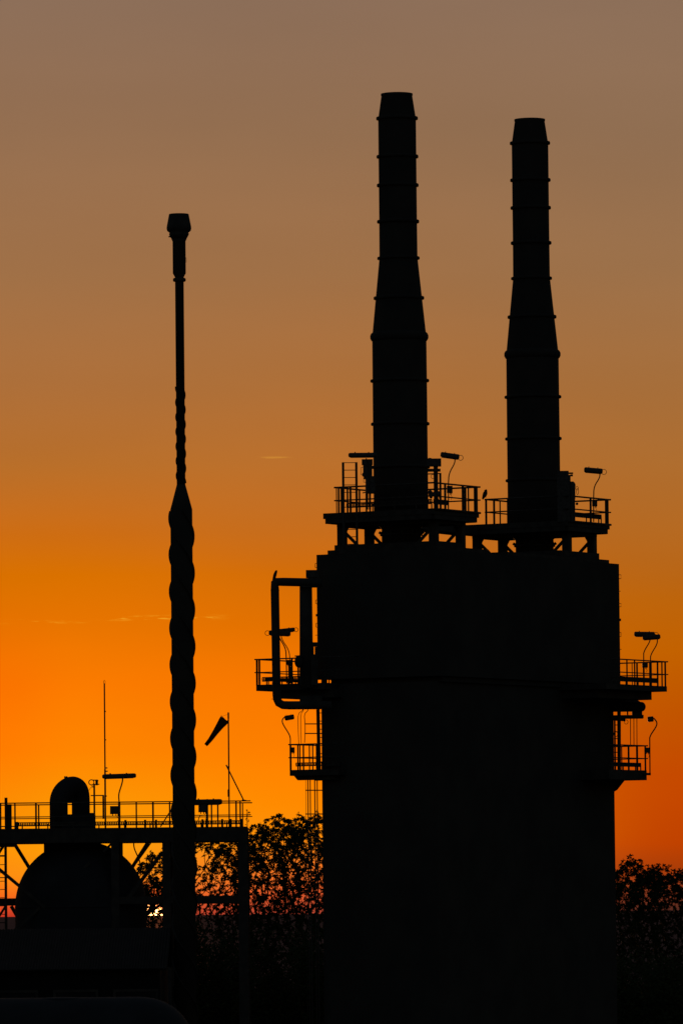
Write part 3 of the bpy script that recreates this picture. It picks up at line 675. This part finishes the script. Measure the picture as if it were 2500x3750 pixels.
# ---------------------------------------------------------------- flare stack with helical strakes
YF = 270.0
t = thing('flare_stack', 'slender flare stack wrapped in helical strakes with a flared burner tip', 'flare stack', (P(672, 2800, YF).x, YF, GZ))
FX = P(672, 2800, YF).x; FC = Vector((FX, YF, 0)); s = m(1, YF)
def zf(y): return P(664, y, YF).z
MB().lathe(FC, [(40.3 * s, GZ), (40.3 * s, zf(1866)), (16 * s, zf(1775))], 48).build('lower_pipe', M_SHELL, t)
MB().lathe(FC, [(16 * s, zf(1777)), (16 * s, zf(1016)), (24 * s, zf(1001)), (24, zf(1001))][:3] + [(24 * s, zf(884)), (28 * s, zf(876))], 40).build('upper_pipe', M_SHELL, t)
MB().lathe(FC, [(15 * s, zf(1032)), (20 * s, zf(1032)), (23.6 * s, zf(1029)), (23.6 * s, zf(1021)), (20 * s, zf(1018)), (15 * s, zf(1018))], 32).build('flange', M_STEEL, t)
MB().lathe(FC, [(26 * s, zf(878)), (35 * s, zf(862)), (37 * s, zf(856)), (34 * s, zf(853)), (43 * s, zf(846)), (45.5 * s, zf(838)), (45 * s, zf(830)), (36.5 * s, zf(786)), (36 * s, zf(784))], 40).build('burner_tip', M_STEEL, t)
MB().tube([P(618, 868, YF), P(621, 866, YF), P(630, 870, YF)], m(2.5, YF), 6).build('pilot_nozzle', M_STEEL, t)
MB().tube([P(676, 944, YF), P(682, 944, YF), P(682.5, 960, YF), P(676, 960, YF)], m(1, YF), 6).build('lug', M_STEEL, t)
def strake(r0, h, ytop, ybot, pitch, yref, phase, th=.02):
    """three-start helix; a start faces left (angle pi) at photograph row yref"""
    for k in range(3):
        mb = MB(); vs = []; fs = []; z_top, z_bot = zf(ytop), (zf(ybot) if ybot else GZ)
        zp = pitch * s; n = int((z_top - z_bot) / zp * 40) + 2
        for i in range(n + 1):
            z = z_top + (z_bot - z_top) * i / n
            a = math.pi + 2 * math.pi * ((zf(yref) - z) / zp + k / 3)
            c, sn = math.cos(a), math.sin(a)
            for r, dz in ((r0 - .01, -th), (r0 + h, -th), (r0 + h, th), (r0 - .01, th)):
                vs.append((FX + r * c, YF + r * sn, z + dz))
        for i in range(n):
            for j in range(4): fs.append((i * 4 + j, i * 4 + (j + 1) % 4, i * 4 + 4 + (j + 1) % 4, i * 4 + 4 + j))
        fs += [(3, 2, 1, 0), tuple(n * 4 + j for j in range(4))]
        mb.add(vs, fs).build('strake', M_STEEL, t)
strake(16 * s, 3.6 * s, 1416, 1769, 54 * 3, 1473, 0, .012)
strake(40.3 * s, 8.0 * s, 1871, None, 134.7 * 3, 2030, 0, .02)

# ---------------------------------------------------------------- left equipment structure
YA, YB = 282.0, 287.0
zk = P(450, 3031, YA).z
t = thing('pipe_bridge', 'long railed steel gantry deck at the left on braced columns', 'gantry', (P(450, 3031, YA).x, YA, GZ))
GT = t
XL = P(-140, 3031, YA).x; XR = P(904, 3031, YA).x
MB().box(XL, XR, YA, YB, zk - .10, zk).build('deck', M_STEEL, t)
hb = m(53, YA)
for y in (YA, YB - .25): MB().box(XL, XR, y + .01, y + .24, zk - hb, zk - .101).build('girder', M_STEEL, t)
MB().box(XL, P(43, 3031, YA).x, YA + .3, YB - .4, zk - hb - m(10, YA), zk - hb + .02).build('girder', M_STEEL, t)
for px in range(-100, 900, 120):
    x = P(px, 3031, YA).x; MB().box(x - .06, x + .06, YA + .25, YB - .26, zk - .4, zk - .102).build('cross_beam', M_STEEL, t)
for px0, px1 in ((407, 436), (594, 623), (871, 906)):
    x0, x1 = P(px0 + 1, 3150, YA + .1).x, P(px1 + 1, 3150, YA + .1).x
    for y in (YA + .01, YB - .38):
        MB().box(x0, x1, y, y + .34, GZ - .3, zk - hb).build('column', M_STEEL, t)
for px0 in (-95,):
    x0, x1 = P(px0, 3150, YA).x, P(px0 + 30, 3150, YA).x
    for y in (YA + .01, YB - .38): MB().box(x0, x1, y, y + .34, GZ - .3, zk - hb).build('column', M_STEEL, t)
za, zb_ = P(20, 3317, YB).z, P(20, 3290, YB).z
MB().box(XL, XR - .1, YB - .33, YB - .06, za, zb_).build('tie_beam', M_STEEL, t)
MB().box(P(425, 3200, YA).x, XR - .1, YA + .06, YA + .3, P(700, 3308, YA).z, P(700, 3281, YA).z).build('tie_beam', M_STEEL, t)
def brace(a, b, Y, w): MB().bar(P(*a, Y), P(*b, Y), m(w, Y), .12, up=(0, -1, 0)).build('brace', M_STEEL, GT)
brace((48, 3080), (135, 3222), YB - .2, 13); brace((-20, 3168), (330, 3460), YA + .1, 12); brace((330, 3160), (40, 3420), YA + .25, 10)
brace((17, 3092), (-30, 3170), YB - .2, 9); brace((42, 3318), (62, 3352), YB - .2, 13); brace((22, 3318), (-30, 3400), YB - .2, 8)
brace((544, 3082), (470, 3200), YB - .2, 13); brace((556, 3082), (500, 3160), YB - .5, 5); brace((596, 3120), (470, 3290), YA + .2, 14)
brace((408, 3090), (380, 3120), YA + .2, 8); brace((608, 3300), (430, 3420), YB - .2, 10)
MB().tube(smoothpts([P(490, 3080, YB - .3), P(491, 3105, YB - .3), P(502, 3130, YB - .3), P(512, 3150, YB - .3), P(517, 3190, YB - .3)]), m(2.3, YB), 8).build('drain_pipe', M_RAIL, t)
MB().bar(P(500, 3182, YB - .3), P(600, 3176, YB - .3), m(4, YB)).build('brace', M_STEEL, t)
# rails of the gantry
fA, fB = Vector((XL, YA + .06, 0)), Vector((XR + .1, YA + .06, 0)); bA, bB = Vector((XL, YB - .06, 0)), Vector((XR + .1, YB - .06, 0))
rails(t, [(fA, fB, [(3, 5), (56, 4), (133, 5), (500, 4), (561, 5), (622, 4), (775, 4), (798, 4), (865, 4.5), (880, 4)]), (bA, bB, [(143, 4), (57, 3), (759, 6), (889, 3)])], zk, 1.10, .50, .022)
mb = MB(); tray(mb, (P(64, 3020, YA + .6).x, YA + .6, 0), (P(887, 3020, YA + .6).x, YA + .6, 0), zk + m(9, YA), zk + m(24, YA)); mb.build('cable_tray', M_RAIL, t)
mb = MB()
for px in (62, 460, 532, 572, 742, 757, 814, 845, 884):
    q = P(px, 3020, YA + .62); mb.bar((q.x, YA + .66, zk), (q.x, YA + .66, zk + m(29 if px > 100 else 26, YA)), m(6 if px > 100 else 10, YA))
mb.build('tray_support', M_RAIL, t)
MB().tube([(P(-20, 3020, YA + .5).x, YA + .5, zk + m(9, YA)), (P(64, 3020, YA + .5).x, YA + .5, zk + m(9, YA))], m(2, YA), 6).build('toe_rail', M_RAIL, t)
for px, w, y0 in ((23, 8, 2921), (36, 11, 2945)):
    q = P(px + .6, 2990, YA + .2); MB().bar((q.x, YA + .2, zk), (q.x, YA + .2, P(px, y0, YA + .2).z), m(w, YA)).build('bollard_post', M_STEEL, t)
MB().bar(P(628, 2965, YA), P(588, 3028, YA), m(4.5, YA)).build('stay', M_RAIL, t); MB().bar(P(725, 3008, YA), P(732, 2986, YA), m(3, YA)).build('stay', M_RAIL, t)
MB().bar(P(731, 2987, YA), P(745, 2986, YA), m(3, YA)).build('stay', M_RAIL, t)
# ladder going down at the left edge
t = thing('access_ladder', 'long ladder hanging under the left end of the gantry', 'ladder', P(22, 3500, YA + .9))
for px in (21.5, -20):
    q = P(px + .8, 3200, YA + .9); MB().bar((q.x, q.y, GZ), (q.x, q.y, zk - hb - .05), m(7.2, YA)).build('stile', M_RAIL, t)
for i in range(16):
    y = 3106 + i * 30.3
    if y > 3560: break
    MB().tube([P(-20, y, YA + .9), P(22, y - .3, YA + .9)], m(1.3, YA), 6).build('rung', M_RAIL, t)
for y in (3133, 3214, 3379): MB().bar(P(-20, y, YA + .8), P(22, y, YA + .8), m(3.5, YA)).build('rung', M_RAIL, t)

# domed vessel under the gantry
YV = 286.0 - 1.5
t = thing('domed_vessel', 'big domed vessel standing under the gantry at the left', 'vessel', (P(297, 3400, YV).x, YV, GZ))
vx = P(297, 3319, YV).x; vz = P(297, 3319, YV).z; vr_ = m(240, YV)
prof = [(vr_, GZ), (vr_, vz - .6)] + [(max(.02, vr_ * math.cos(a * math.pi / 2 / 20)), vz + vr_ * math.sin(a * math.pi / 2 / 20)) for a in range(0, 21)]
MB().lathe((vx, YV), prof, 72).build('shell', M_VES, t)
for dz in (-.02, -2.5): MB().lathe((vx, YV), [(vr_ - .02, vz + dz - .06), (vr_ + .012, vz + dz - .05), (vr_ + .012, vz + dz + .05), (vr_ - .02, vz + dz + .06)], 72).build('weld_band', M_VES, t)
xa, xb = P(159, 3090, YV - .6).x, P(357, 3090, YV - .6).x
c_ = ((xa + xb) / 2, YV); rn = (xb - xa) / 2
MB().lathe(c_, [(rn, P(160, 3140, YV).z), (rn, P(160, 3084, YV).z), (rn - .03, P(160, 3040, YV).z)], 40).build('neck', M_VES, t)
xa, xb = P(187, 3000, YV).x, P(348, 3000, YV).x
zc = P(260, 2983, YV).z
MB().box(xa, xb, YV - .9, YV + .9, zk - .3, zc).build('duct_box', M_VES, t)
MB().tube([(P(328, 2982, YV).x, YV - .5, zc + .02), (P(347, 2982, YV).x, YV - .5, zc + .02)], .04, 8).build('flange', M_STEEL, t)
# inverted U duct, turned mostly away from the camera
RU = .71; zl0 = P(256, 2940, YV).z; cx0 = P(256.5, 2960, YV).x
ux = m(38.5, YV) / RU; uy = math.sqrt(1 - ux * ux); dU = Vector((ux, uy, 0))
pts = []
for i in range(25):
    a = math.pi - math.pi * i / 24; pts.append(Vector((cx0, YV, zl0)) + dU * RU * math.cos(a) + Vector((m(11, YV) * math.sin(a) ** 2, 0, RU * math.sin(a))))
pts = [pts[0] - Vector((0, 0, 1.1))] + pts + [pts[-1] - Vector((0, 0, 1.1))]
t2 = t
rl_ = [m(33.2 + 3.5 * max(0, math.sin(math.pi * (i - 1) / 24)) ** 1.3, YV) if 0 < i < 26 else m(33.2, YV) for i in range(len(pts))]
MB().tube(pts, rl_, 28).build('arch_duct', M_VES, t2)
MB().bar(P(240, 2926, YV), P(272, 2926, YV), .5, m(22, YV)).build('web_plate', M_VES, t2)
mb = MB().ell(P(239, 2847, YV - .3), (m(3.5, YV), .05, m(5, YV))); mb.ell(P(245.5, 2847, YV - .3), (m(3.5, YV), .05, m(5, YV))); mb.bar(P(237, 2852, YV - .3), P(248, 2852, YV - .3), m(6, YV)); mb.build('vent_cap', M_STEEL, t2)
mb = MB().ell(P(315, 2893, YV), (m(5, YV), .06, m(3, YV))); mb.tube([P(316, 2893, YV), P(329, 2893, YV), P(331, 2885, YV), P(344, 2884, YV)], .012, 5); mb.build('impulse_pipe', M_STEEL, t2)

# instrument post
Yi = YA + .4
t = thing('instrument_post', 'thin post with a small gauge and round loop beside the arched duct', 'instrument', P(346, 3037, Yi))
q = P(347, 3037, Yi); MB().bar((q.x, Yi, q.z), (q.x, Yi, P(345, 2870, Yi).z), m(5, Yi)).build('post', M_RAIL, t)
MB().tube([P(335.5 + 9.5 * math.cos(k * math.pi / 8), 2865 + 9.5 * math.sin(k * math.pi / 8), Yi) for k in range(17)], .02, 6).build('tubing_loop', M_RAIL, t)
mb = MB().bar(P(341, 2857, Yi), P(357, 2857, Yi), m(4, Yi)); mb.ell(P(355.5, 2859, Yi), (m(6, Yi), .08, m(4.5, Yi))); mb.bar(P(355, 2858, Yi), P(355, 2876, Yi), m(7, Yi)); mb.bar(P(346, 2872, Yi), P(365, 2872, Yi), m(3.4, Yi)); mb.bar(P(336, 2879, Yi), P(346, 2879, Yi), m(4, Yi))
mb.build('gauge', M_LAMP, t)
MB().bar(P(333, 2913.5, Yi), P(381, 2913, Yi), m(4, Yi)).build('arm', M_RAIL, t)
q = P(379.5, 2999, Yi); MB().bar(q, (q.x, Yi, P(379, 2912, Yi).z), m(5, Yi)).build('drop_post', M_RAIL, t)

# lightning mast
t = thing('antenna_mast', 'thin tall upright mast between the arched duct and the flare stack', 'mast', P(387, 3037, Yi + .2))
q = P(387, 3037, Yi + .2); MB().tube([q, (q.x, q.y, P(384, 2817, Yi).z)], m(3.3, Yi), 8).build('lower_tube', M_RAIL, t)
MB().tube([(q.x, q.y, P(384, 2819, Yi).z), (q.x, q.y, P(384, 2502, Yi).z)], m(2.6, Yi), 8).build('upper_tube', M_RAIL, t)
tp = Vector((q.x, q.y, P(384, 2502, Yi).z))
MB().tube([tp + Vector((-.03, 0, 0)), tp + Vector((-.035, 0, .09)), tp + Vector((0, 0, .14)), tp + Vector((.035, 0, .09)), tp + Vector((.03, 0, 0))], .011, 5).build('tip_loop', M_RAIL, t)
for y, w in ((2605, 3), (2709, 3), (2812, 7), (2824, 8), (2915, 4)):
    zz = P(386, y, Yi).z; MB().bar((q.x - .03, q.y, zz), (q.x + m(2 + w, Yi), q.y, zz), .05).build('clip', M_RAIL, t)

# lamps on the gantry
lamp('long tube lamp on a bent pole between the mast and the flare stack', [(438, 3037), (437, 2937), (435, 2912), (439, 2895), (449, 2865), (450, 2846)], Yi, (375, 2844, 499, 2840), (404, 2952, 440, 2984), pw=5, thick=17, loop=0, fat=(438, 3037, 2937, 9))
lamp('tube lamp at rail height just right of the flare stack', [(760, 3037), (759, 2926)], Yi, (700, 2938, 814, 2936), (727, 2947, 760, 2977), pw=6, thick=20)

# windsock
t = thing('windsock', 'limp windsock hanging left from a thin mast at the gantry end', 'windsock', P(840, 3036, Yi))
q = P(840, 3036, Yi); MB().tube([q, (q.x, q.y, P(837, 2620, Yi).z)], m(2.6, Yi), 8).build('mast', M_RAIL, t)
zz = P(837, 2609, Yi).z; MB().tube([(q.x - .0, q.y, zz), (q.x, q.y, P(837, 2632, Yi).z)], m(3.1, Yi), 8).build('swivel', M_RAIL, t)
axp = [P(823.5, 2633.5, Yi), P(818, 2641, Yi), P(806, 2657, Yi), P(790, 2680, Yi), P(770, 2709, Yi), P(753.5, 2729, Yi)]
mb = MB(); mb.tube(axp, [m(18.5, Yi), m(18.0, Yi), m(14.5, Yi), m(11.0, Yi), m(8.3, Yi), m(6.8, Yi)], 20, caps=False)
sk = mb.build('sock', M_CLOTH, t)
md = sk.modifiers.new('thickness', 'SOLIDIFY'); md.thickness = .01
MB().tube([P(823.5, 2633.5, Yi) + (axp[0] - axp[1]).normalized() * .0 + (Vector((0, 1, 0)) * math.cos(k * math.pi / 10) + (P(836, 2646, Yi) - P(811, 2621, Yi)).normalized() * math.sin(k * math.pi / 10)) * m(18.6, Yi) for k in range(21)], .012, 5).build('mouth_ring', M_RAIL, sk)
MB().tube([P(817, 2621.5, Yi), P(836, 2616, Yi)], .006, 5).build('tether', M_RAIL, t)
MB().bar(P(832, 2641, Yi), P(838, 2643, Yi), m(10, Yi)).build('bracket', M_RAIL, t)
MB().tube([P(828, 2801, Yi - .1), P(893, 2932, Yi - .1)], m(2.4, Yi), 8).build('stay', M_RAIL, t)
MB().bar(P(832, 2808, Yi - .05), P(841, 2809, Yi - .05), m(5, Yi)).build('clamp', M_RAIL, t)
MB().tube([P(835.5, 2918, Yi), P(835, 2895, Yi), P(837, 2890, Yi)], m(1.8, Yi), 6).build('cleat', M_RAIL, t)
MB().bar(P(886, 2930, Yi - .1), P(902, 2932, Yi - .1), m(5, Yi)).build('foot_clamp', M_RAIL, t)

# ---------------------------------------------------------------- low plant building and foreground tank (bottom left)
YS0, YS1 = 262.0, 274.0
t = thing('plant_shed', 'low dark shed with corrugated pitched roof along the lower left', 'shed', (P(250, 3500, 268).x, 268, GZ))
xa, xb = P(-260, 3400, 268).x, P(600, 3400, 268).x
zr_ = P(100, 3404, 268).z; ze = zr_ - 1.5
MB().box(xa, xb, YS0, YS1, GZ - .3, ze).build('wall', M_ROOF, t)
mb = MB(); n = 90; vs = []; fs = []
for i in range(n * 2 + 1):
    x = xa - .3 + (xb - xa + .6) * i / (n * 2); dz = .035 if i % 2 else 0
    vs += [(x, YS0 - .5, ze - .1 + dz), (x, 268, zr_ + dz), (x, YS1 + .5, ze - .1 + dz)]
for i in range(n * 2): fs += [(i * 3, i * 3 + 3, i * 3 + 4, i * 3 + 1), (i * 3 + 1, i * 3 + 4, i * 3 + 5, i * 3 + 2)]
o = mb.add(vs, fs).build('roof', M_ROOF, t); md = o.modifiers.new('thickness', 'SOLIDIFY'); md.thickness = .06
MB().hexa([(xb - .05, YS0, ze - .02), (xb - .05, YS1, ze - .02), (xb - .25, YS1, ze - .02), (xb - .25, YS0, ze - .02), (xb - .05, 267.9, zr_ - .05), (xb - .05, 268.1, zr_ - .05), (xb - .25, 268.1, zr_ - .05), (xb - .25, 267.9, zr_ - .05)]).build('gable', M_ROOF, t)
for i in range(4):
    x = xa + (i + .6) * (xb - xa) / 4; f = MB().box(x - .8, x + .8, YS0 - .05, YS0 + .02, ze - 2.2, ze - 1.0).build('window', M_PANE, t)
    mb = MB()
    mb.add([(x + sx * w_, YS0 + y_, ze - 1.6 + sz * (w_ - .2)) for y_ in (-.08, -.04) for w_ in (.8, .9) for sx, sz in ((-1, -1), (1, -1), (1, 1), (-1, 1))],
        [(j, (j + 1) % 4, 4 + (j + 1) % 4, 4 + j) for j in range(4)] + [(8 + j, 12 + j, 12 + (j + 1) % 4, 8 + (j + 1) % 4) for j in range(4)] + [(4 + j, 4 + (j + 1) % 4, 12 + (j + 1) % 4, 12 + j) for j in range(4)] + [(j, 8 + j, 8 + (j + 1) % 4, (j + 1) % 4) for j in range(4)])
    mb.build('frame', M_STEEL, f)

YT = 200.0
t = thing('storage_tank', 'rounded horizontal tank in the dark foreground at the lower left corner', 'tank', (P(200, 3700, YT).x, YT, GZ))
rt = 1.75; zT = P(300, 3652, YT).z - rt
xe = P(715, 3800, YT).x; x0 = P(-600, 3700, YT).x
pts = [Vector((x0, YT, zT)), Vector((xe - 1.7, YT, zT))]; rl = [rt, rt]
for i in range(1, 13):
    a = i / 12 * math.pi / 2; pts.append(Vector((xe - 1.7 + 1.7 * math.sin(a), YT, zT))); rl.append(max(.02, rt * math.cos(a) ** .85))
MB().tube(pts, rl, 48).build('shell', M_VES, t)
MB().ell((P(225, 3660, YT).x, YT, zT + rt - .07), (.9, .5, .085), 32, 12).build('manhole', M_VES, t)
for x in (xe - 2.6, xe - 6.5): MB().box(x - .25, x + .25, YT - 1.2, YT + 1.2, GZ - .3, zT - .9).build('saddle', M_CONC, t)

# ---------------------------------------------------------------- trees
import numpy as np
def tree(label, px, ytop, Y, spread, seed, leaf=.15, fork_y=3560, group='trees behind the plant', n=600, rag=.38):
    """shoots grow from the fork out to tips scattered through the crown; each tip carries a tuft of drooping leaves"""
    rnd = random.Random(seed)
    top = P(px, ytop, Y); base = Vector((top.x + rnd.uniform(-.3, .3), Y, GZ - .2)); fz = P(px, fork_y, Y).z
    H = top.z - fz
    t = thing('broadleaf_tree', label, 'tree', base, group)
    fork = Vector((base.x + rnd.uniform(-.2, .2), Y, fz))
    def topz(x, y):                       # ragged crown top
        e = 1 - .22 * ((x - top.x) / spread) ** 2 - .10 * ((y - Y) / 1.6) ** 2
        return fz + H * e + rag * (noise.noise(Vector((x * 2.1, y * 1.3, seed))) - .35)
    tips = []
    for i in range(n):
        x = top.x + rnd.uniform(-1, 1) * spread; y = Y + rnd.uniform(-1.5, 1.5)
        tz = topz(x, y)
        f = 1 - rnd.random() ** 2.2 * .10 if rnd.random() < .22 else 1 - rnd.random() ** 1.25 * .92
        z = fz + (tz - fz) * f
        w = min(1, .35 + 1.6 * (z - fz) / H)      # the crown narrows towards the fork
        tips.append((top.x + (x - top.x) * w, Y + (y - Y) * w, z))
    tips.sort(key=lambda q: (q[0] - fork.x) ** 2 + (q[1] - fork.y) ** 2 + ((q[2] - fork.z) * 1.0) ** 2)
    nodes = [tuple(base), tuple(fork)]; par = [-1, 0]; cnt = [0, 0]; arr = np.zeros((n * 14 + 10, 3)); arr[0] = nodes[0]; arr[1] = nodes[1]; K = 2
    ends = []
    for p in tips:
        p = np.array(p); d = p - arr[1:K]; dist = np.sqrt((d ** 2).sum(1)); up = d[:, 2] / (dist + 1e-6)
        cost = dist * (1 + .9 * np.clip(.55 - up, 0, 2))
        j = int(cost.argmin()) + 1
        a = arr[j].copy(); ln = float(dist[j - 1]); m_ = max(1, int(ln / .28))
        bow = np.array([rnd.gauss(0, .10), rnd.gauss(0, .10), -.05]) * ln * .8
        prev = j
        for k in range(1, m_ + 1):
            f = k / m_; q = a + (p - a) * f + bow * math.sin(math.pi * f) + (np.array([rnd.gauss(0, .018), rnd.gauss(0, .018), 0]) if k < m_ else 0)
            arr[K] = q; par.append(prev); cnt.append(0); prev = K; K += 1
        ends.append(prev); q = prev
        while q >= 0: cnt[q] += 1; q = par[q]
    wood = MB(); rad = [.0042 * math.sqrt(c) + .0035 for c in cnt]
    wood.tube([arr[0], (arr[0] + arr[1]) / 2 + np.array([rnd.uniform(-.15, .15), 0, 0]), arr[1]], [.13, .11, rad[1] * 1.3], 8)
    for k in range(2, K): wood.tube([arr[par[k]], arr[k]], [min(rad[par[k]], rad[k] * 1.25), rad[k]], 5 if rad[k] > .015 else 4, caps=False)
    lv = MB()
    def leaf_add(c, dr, ln, w):
        s_ = dr.orthogonal().normalized(); a = rnd.uniform(0, 6.28); s_ = (s_ * math.cos(a) + dr.cross(s_) * math.sin(a))
        mid = c + dr * ln * .5 + Vector((0, 0, ln * .03)); e = c + dr * ln - Vector((0, 0, ln * .28))
        lv.add([c, mid + s_ * w, e, mid - s_ * w], [(0, 1, 2), (0, 2, 3)], True)
    for k in ends:
        q = Vector(arr[k]); d = (q - Vector(arr[par[k]])).normalized(); big = rnd.choice((.7, 1, 1, 1.35))
        for i in range(int(13 * big)):
            dr = (Vector((rnd.gauss(0, 1), rnd.gauss(0, 1), rnd.gauss(0, .6))).normalized() + d * .35).normalized()
            leaf_add(q - d * rnd.uniform(0, .12) * big, dr, leaf * rnd.uniform(.65, 1.2), leaf * rnd.uniform(.15, .25))
        b = Vector(arr[par[k]])
        for i in range(3):
            dr = Vector((rnd.gauss(0, 1), rnd.gauss(0, 1), rnd.gauss(.2, .5))).normalized()
            leaf_add(b.lerp(q, rnd.random()), dr, leaf * rnd.uniform(.4, .8), leaf * .15)
    wood.build('trunk', M_BARK, t); lv.build('crown', M_LEAF, t)
    return t
tree('leafy tree behind the gantry directly left of the flare stack', 590, 3100, 318, 1.5, 11, n=560, fork_y=3620)
tree('low bushy tree right of the domed vessel, in front of the setting sun', 572, 3205, 311, .95, 17, leaf=.13, n=560, fork_y=3560)
tree('leafy tree seen through the gantry frame just right of the flare stack', 765, 3060, 316, 1.6, 5, n=540)
tree('tree at the right end of the gantry, touching its end column', 868, 3046, 322, 1.4, 23, n=480)
tree('tree in the gap between the gantry and the casing, nearest the gantry', 950, 3002, 312, 1.3, 31)
tree('second tree from the gantry in the gap left of the casing', 1020, 2972, 319, 1.3, 47)
tree('third tree from the gantry in the gap left of the casing', 1095, 2978, 323, 1.3, 59)
tree('tree in the gap pressed against the left wall of the casing', 1160, 2966, 310, 1.3, 53)
tree('tallest tree right of the casing, close to its right wall', 2315, 3130, 330, 1.5, 61, leaf=.16, fork_y=3600, n=620, rag=.55)
tree('low bushy tree right of the casing, under the tallest tree', 2282, 3215, 326, 1.0, 67, leaf=.15, n=420, fork_y=3620)
tree('middle tree of the group right of the casing', 2400, 3160, 336, 1.5, 73, leaf=.16, fork_y=3620, n=620, rag=.55)
tree('tree at the right edge of the picture', 2480, 3166, 333, 1.5, 83, leaf=.16, fork_y=3610, n=620, rag=.55)
def shrub(label, px, ytop, Y, w, seed, n=9000):
    rnd = random.Random(seed); top = P(px, ytop, Y); h = top.z - GZ
    t = thing('shrub', label, 'shrub', (top.x, Y, GZ), 'shrubs under the trees')
    wd = MB(); lv = MB(); base = Vector((top.x, Y, GZ - .2))
    for i in range(26):
        a = rnd.uniform(0, 6.28); r = w * math.sqrt(rnd.random()); e = Vector((top.x + r * math.cos(a), Y + r * math.sin(a), GZ + h * rnd.uniform(.6, 1.0) * (1 - .25 * (r / w) ** 2)))
        mdp = base.lerp(e, .5) + Vector((rnd.gauss(0, .3), rnd.gauss(0, .3), .2)); pp = smoothpts([base, mdp, e], 1)
        wd.tube(pp, [.05 - .04 * k / (len(pp) - 1) for k in range(len(pp))], 5, caps=False)
        for k in range(n // 26):
            f = rnd.uniform(.35, 1.0); c = base.lerp(mdp, f * 2) if f < .5 else mdp.lerp(e, f * 2 - 1)
            c = c + Vector((rnd.gauss(0, .3), rnd.gauss(0, .3), rnd.gauss(0, .25))); d = Vector((rnd.gauss(0, 1), rnd.gauss(0, 1), rnd.gauss(0, .7))).normalized(); ln = rnd.uniform(.14, .28)
            s_ = d.orthogonal().normalized() * ln * .2
            lv.add([c, c + d * ln * .5 + s_, c + d * ln, c + d * ln * .5 - s_], [(0, 1, 2), (0, 2, 3)], True)
    wd.build('stem', M_BARK, t); lv.build('foliage', M_LEAF, t)
for i, (px, yt, Y, lb) in enumerate(((690, 3340, 300, 'dark shrub behind the flare stack foot'), (830, 3370, 304, 'dark shrub under the right end of the gantry'), (960, 3400, 300, 'dark shrub under the gap trees, nearest the gantry'),
        (1070, 3380, 306, 'dark shrub in the middle under the gap trees'), (1170, 3370, 303, 'dark shrub against the foot of the casing at its left'), (2290, 3480, 318, 'dark shrub at the foot of the casing at its right'),
        (2390, 3450, 322, 'dark shrub under the middle tree at the right'), (2480, 3440, 316, 'dark shrub in the lower right corner'))):
    shrub(lb, px, yt - 30, Y, 1.8, 100 + i, 14000)
# flowering shoot by the gantry end
Ysh = 283.0
t = thing('tall_shoot', 'lone thin leafy shoot standing up at the right end of the gantry', 'plant', (P(907, 3300, Ysh).x, Ysh, GZ))
pts = smoothpts([P(912, 3420, Ysh), P(909, 3150, Ysh), P(906, 3060, Ysh), P(905, 3000, Ysh), P(905, 2968, Ysh)], 2)
pts = [Vector((pts[0].x + .1, Ysh, GZ))] + pts
MB().tube(pts, [.02] * (len(pts) - 3) + [.012, .01, .008], 5).build('stem', M_BARK, t)
lv = MB(); rnd = random.Random(4)
for (x, y, n) in ((904, 2968, 5), (911, 2973, 4), (914, 2982, 4), (906, 2985, 3), (899, 3000, 2), (909, 3007, 3), (900, 3018, 2), (912, 3037, 4), (904, 3040, 5), (898, 3050, 5), (913, 3050, 4)):
    c = P(x, y, Ysh); lv.tube([P(905.5, y + 6, Ysh), c], .006, 4)
    for k in range(n):
        d = Vector((rnd.gauss(0, 1), rnd.gauss(0, .6), rnd.gauss(-.2, .8))).normalized(); ln = rnd.uniform(.05, .10); s_ = d.cross(Vector((0, 1, 0))).normalized() * ln * .25
        lv.add([c, c + d * ln * .5 + s_, c + d * ln, c + d * ln * .5 - s_], [(0, 1, 2, 3)])
lv.build('leaves', M_LEAF, t)
